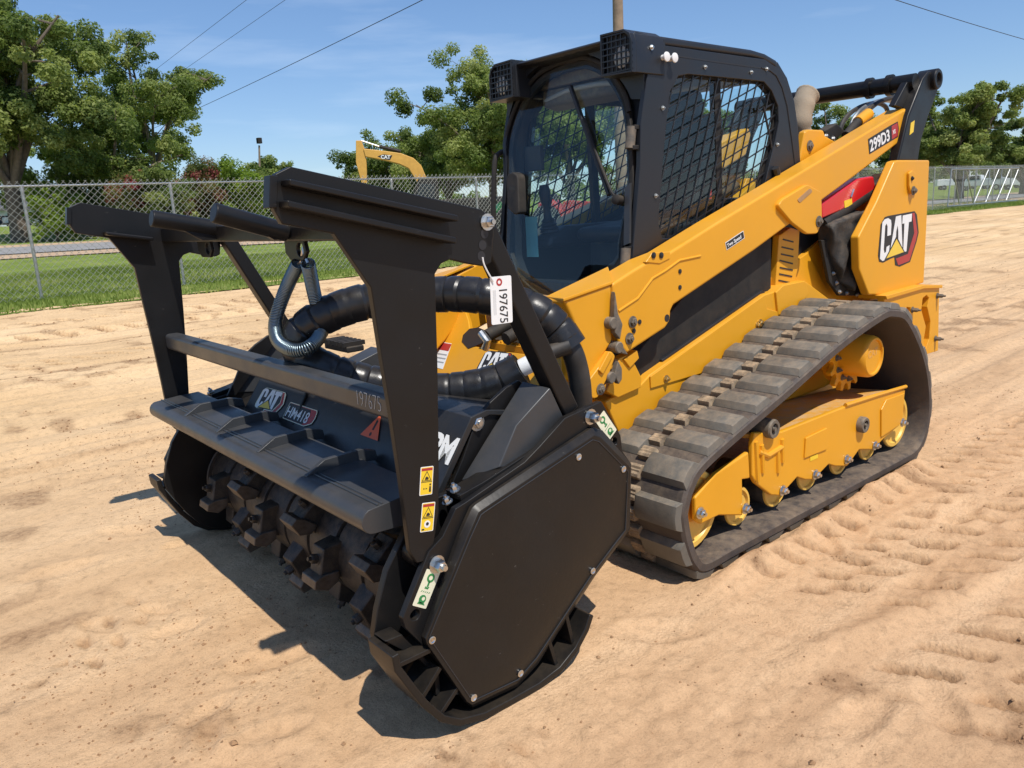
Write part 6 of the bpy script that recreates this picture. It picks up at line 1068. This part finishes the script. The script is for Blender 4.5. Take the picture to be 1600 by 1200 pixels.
for s in [[(0.9675, 1.0208, 0.7028), (0.9301, 1.0208, 0.7308), (0.9815, 1.0208, 0.81), (1.0235, 1.0208, 0.7833)], [(1.7447, 1.0208, 0.4277), (1.7058, 1.0208, 0.4029), (1.6515, 1.0208, 0.4907), (1.6952, 1.0208, 0.5177)]]:
    st_, w_, h_ = quad_sticker('lifting_sticker', s, 'cream', MH)
    bm = B(); prism(bm, disc((w_ * .5, h_ * .80), w_ * .26, 14), 'z', .0012, .0015, holes=[disc((w_ * .5, h_ * .80), w_ * .14, 10)]); obj('pictogram', bm, M['green'], st_, smooth=False)
    sub(st_, 'pictogram', [(w_ * .44, h_ * .56), (w_ * .56, h_ * .56), (w_ * .56, h_ * .70), (w_ * .44, h_ * .70)], 'green'); sub(st_, 'pictogram', [(w_ * .34, h_ * .50), (w_ * .60, h_ * .50), (w_ * .64, h_ * .57), (w_ * .5, h_ * .54), (w_ * .36, h_ * .56)], 'green')
    for k in range(5): sub(st_, 'pictogram', [(w_ * (.18 + .14 * k), h_ * .40), (w_ * (.22 + .14 * k), h_ * .40), (w_ * (.28 + .14 * k), h_ * .44), (w_ * (.24 + .14 * k), h_ * .44)], 'green')
    bm = B(); prism(bm, disc((w_ * .5, h_ * .22), w_ * .25, 12), 'z', .0012, .0015, holes=[disc((w_ * .55, h_ * .24), w_ * .12, 9)]); obj('pictogram', bm, M['green'], st_, smooth=False); sub(st_, 'pictogram', [(w_ * .25, h_ * .08), (w_ * .8, h_ * .08), (w_ * .7, h_ * .13), (w_ * .3, h_ * .14)], 'green')
# hood decals
HN = Vector((.25, 0, .18)).normalized(); HU, HV = (0, 1, 0), (-.18, 0, .25)
a, b, c_ = [(1.5498, -0.4195, 0.6821), (1.5359, -0.1484, 0.7013), (1.488, -0.4813, 0.7679)]; emblem(Vector(a) + Vector((0, -.03, 0)), HU, HV, (b[1] - a[1]) * .86, .115, MH, edgecol='cream')
a, b = [(1.5418, -0.1727, 0.6932), (1.5248, 0.0675, 0.7168)]; wd = b[1] - a[1]; bm = B(); flat(bm, round_poly([(0, .002), (wd * .78, .002), (wd * .97, .02), (wd, .045), (wd * .96, .075), (.0, .072)], .008), .0004); mo = obj('model_decal', bm, M['cream'], MH, smooth=False); place(mo, a, HU, HV); sub(mo, 'decal_panel', round_poly([(.003, .005), (wd * .77, .005), (wd * .95, .022), (wd * .98, .045), (wd * .945, .072), (.003, .069)], .008), 'decalred', 0); sub(mo, 'decal_panel', [(.004, .006), (wd * .70, .006), (wd * .78, .06), (wd * .76, .068), (.004, .068)], 'ink', 1)
local_words('HM418', .008, .014, .0022, .062, 'white', mo, .0003, (wd * .86) / .205)
t3 = [(1.5147, 0.3961, 0.7307), (1.5094, 0.5091, 0.7381), (1.4625, 0.4542, 0.8032)]; a = Vector(t3[0]); wd = t3[1][1] - t3[0][1]; bm = B(); flat(bm, [(0, 0), (wd, 0), (wd * .55, .088)], .0004); wt = obj('warning_triangle', bm, M['orange'], MH, smooth=False); place(wt, a, HU, HV); sub(wt, 'exclamation', [(wd * .47, .028), (wd * .57, .028), (wd * .60, .062), (wd * .50, .066)], 'ink', 0); sub(wt, 'exclamation', disc((wd * .50, .013), .007, 10), 'ink', 0)
a, b = [(1.5111, 0.4953, 0.7358), (1.4668, 0.5286, 0.7973)]; words('/', (a[0], a[1] + .02, a[2] - .01), HU, HV, .12, 'white', hd, sx=.55)
a = [(1.51, 0.8276, 0.7373)][0]; words('RPM', (a[0], .902, a[2]), HU, HV, .112, 'white', hd, bold=.004, sx=.86, align='RIGHT')
words('r', (1.4668, .525, .792), HU, HV, .05, 'white', hd, bold=.002)
# chalk number on the cross bar
words('197675', (1.7008, 0.7367, 0.9277), (0, 1, 0), (0, 0, 1), .066, 'chalk', cbo, name='chalk_number', bold=-.0022, sx=.72)
# white card tag on a string
TG_ = [(1.4386, 1.045, 1.1442), (1.3593, 1.045, 1.1424), (1.387, 1.045, 1.2714), (1.4555, 1.045, 1.2677)]; tgo = thing('hang_tag', 'white card tag numbered 197675 hanging from the guard bracket on a string', 'tag', TG_[0]); tgo.location = (0, 0, 0)
cdo, w_, h_ = quad_sticker('card', TG_, 'card', tgo, .0012)
bm = B(); prism(bm, disc((w_ * .42, h_ * .88), w_ * .14, 16), 'z', .0014, .0017, holes=[disc((w_ * .42, h_ * .88), w_ * .07, 12)]); obj('eyelet', bm, M['decalred'], cdo, smooth=False)
o = link('lettering', text_mesh('197675', .075, .0002, .80), M['ink'], cdo, smooth=False); o.matrix_local = Matrix.Translation((w_ * .40, h_ * .77, .0016)) @ Matrix.Rotation(R(-90), 4, 'Z'); k = (h_ * .70) / max(.01, o.dimensions.x if o.dimensions.x else .2); o.scale = (k, w_ * .40 / .055, 1)
for q in (.12, .17, .22): sub(cdo, 'print_line', [(w_ * q, h_ * .2), (w_ * (q + .012), h_ * .2), (w_ * (q + .012), h_ * .72), (w_ * q, h_ * .72)], 'grey_ink')
a = [(1.4275, 1.05, 1.2601), (1.4451, 1.05, 1.2871), (1.4563, 1.05, 1.3099), (1.4593, 1.05, 1.3267)]; bm = B(); tube(bm, spline(a, 5), .0022, 6); obj('string', bm, M['white'], tgo)
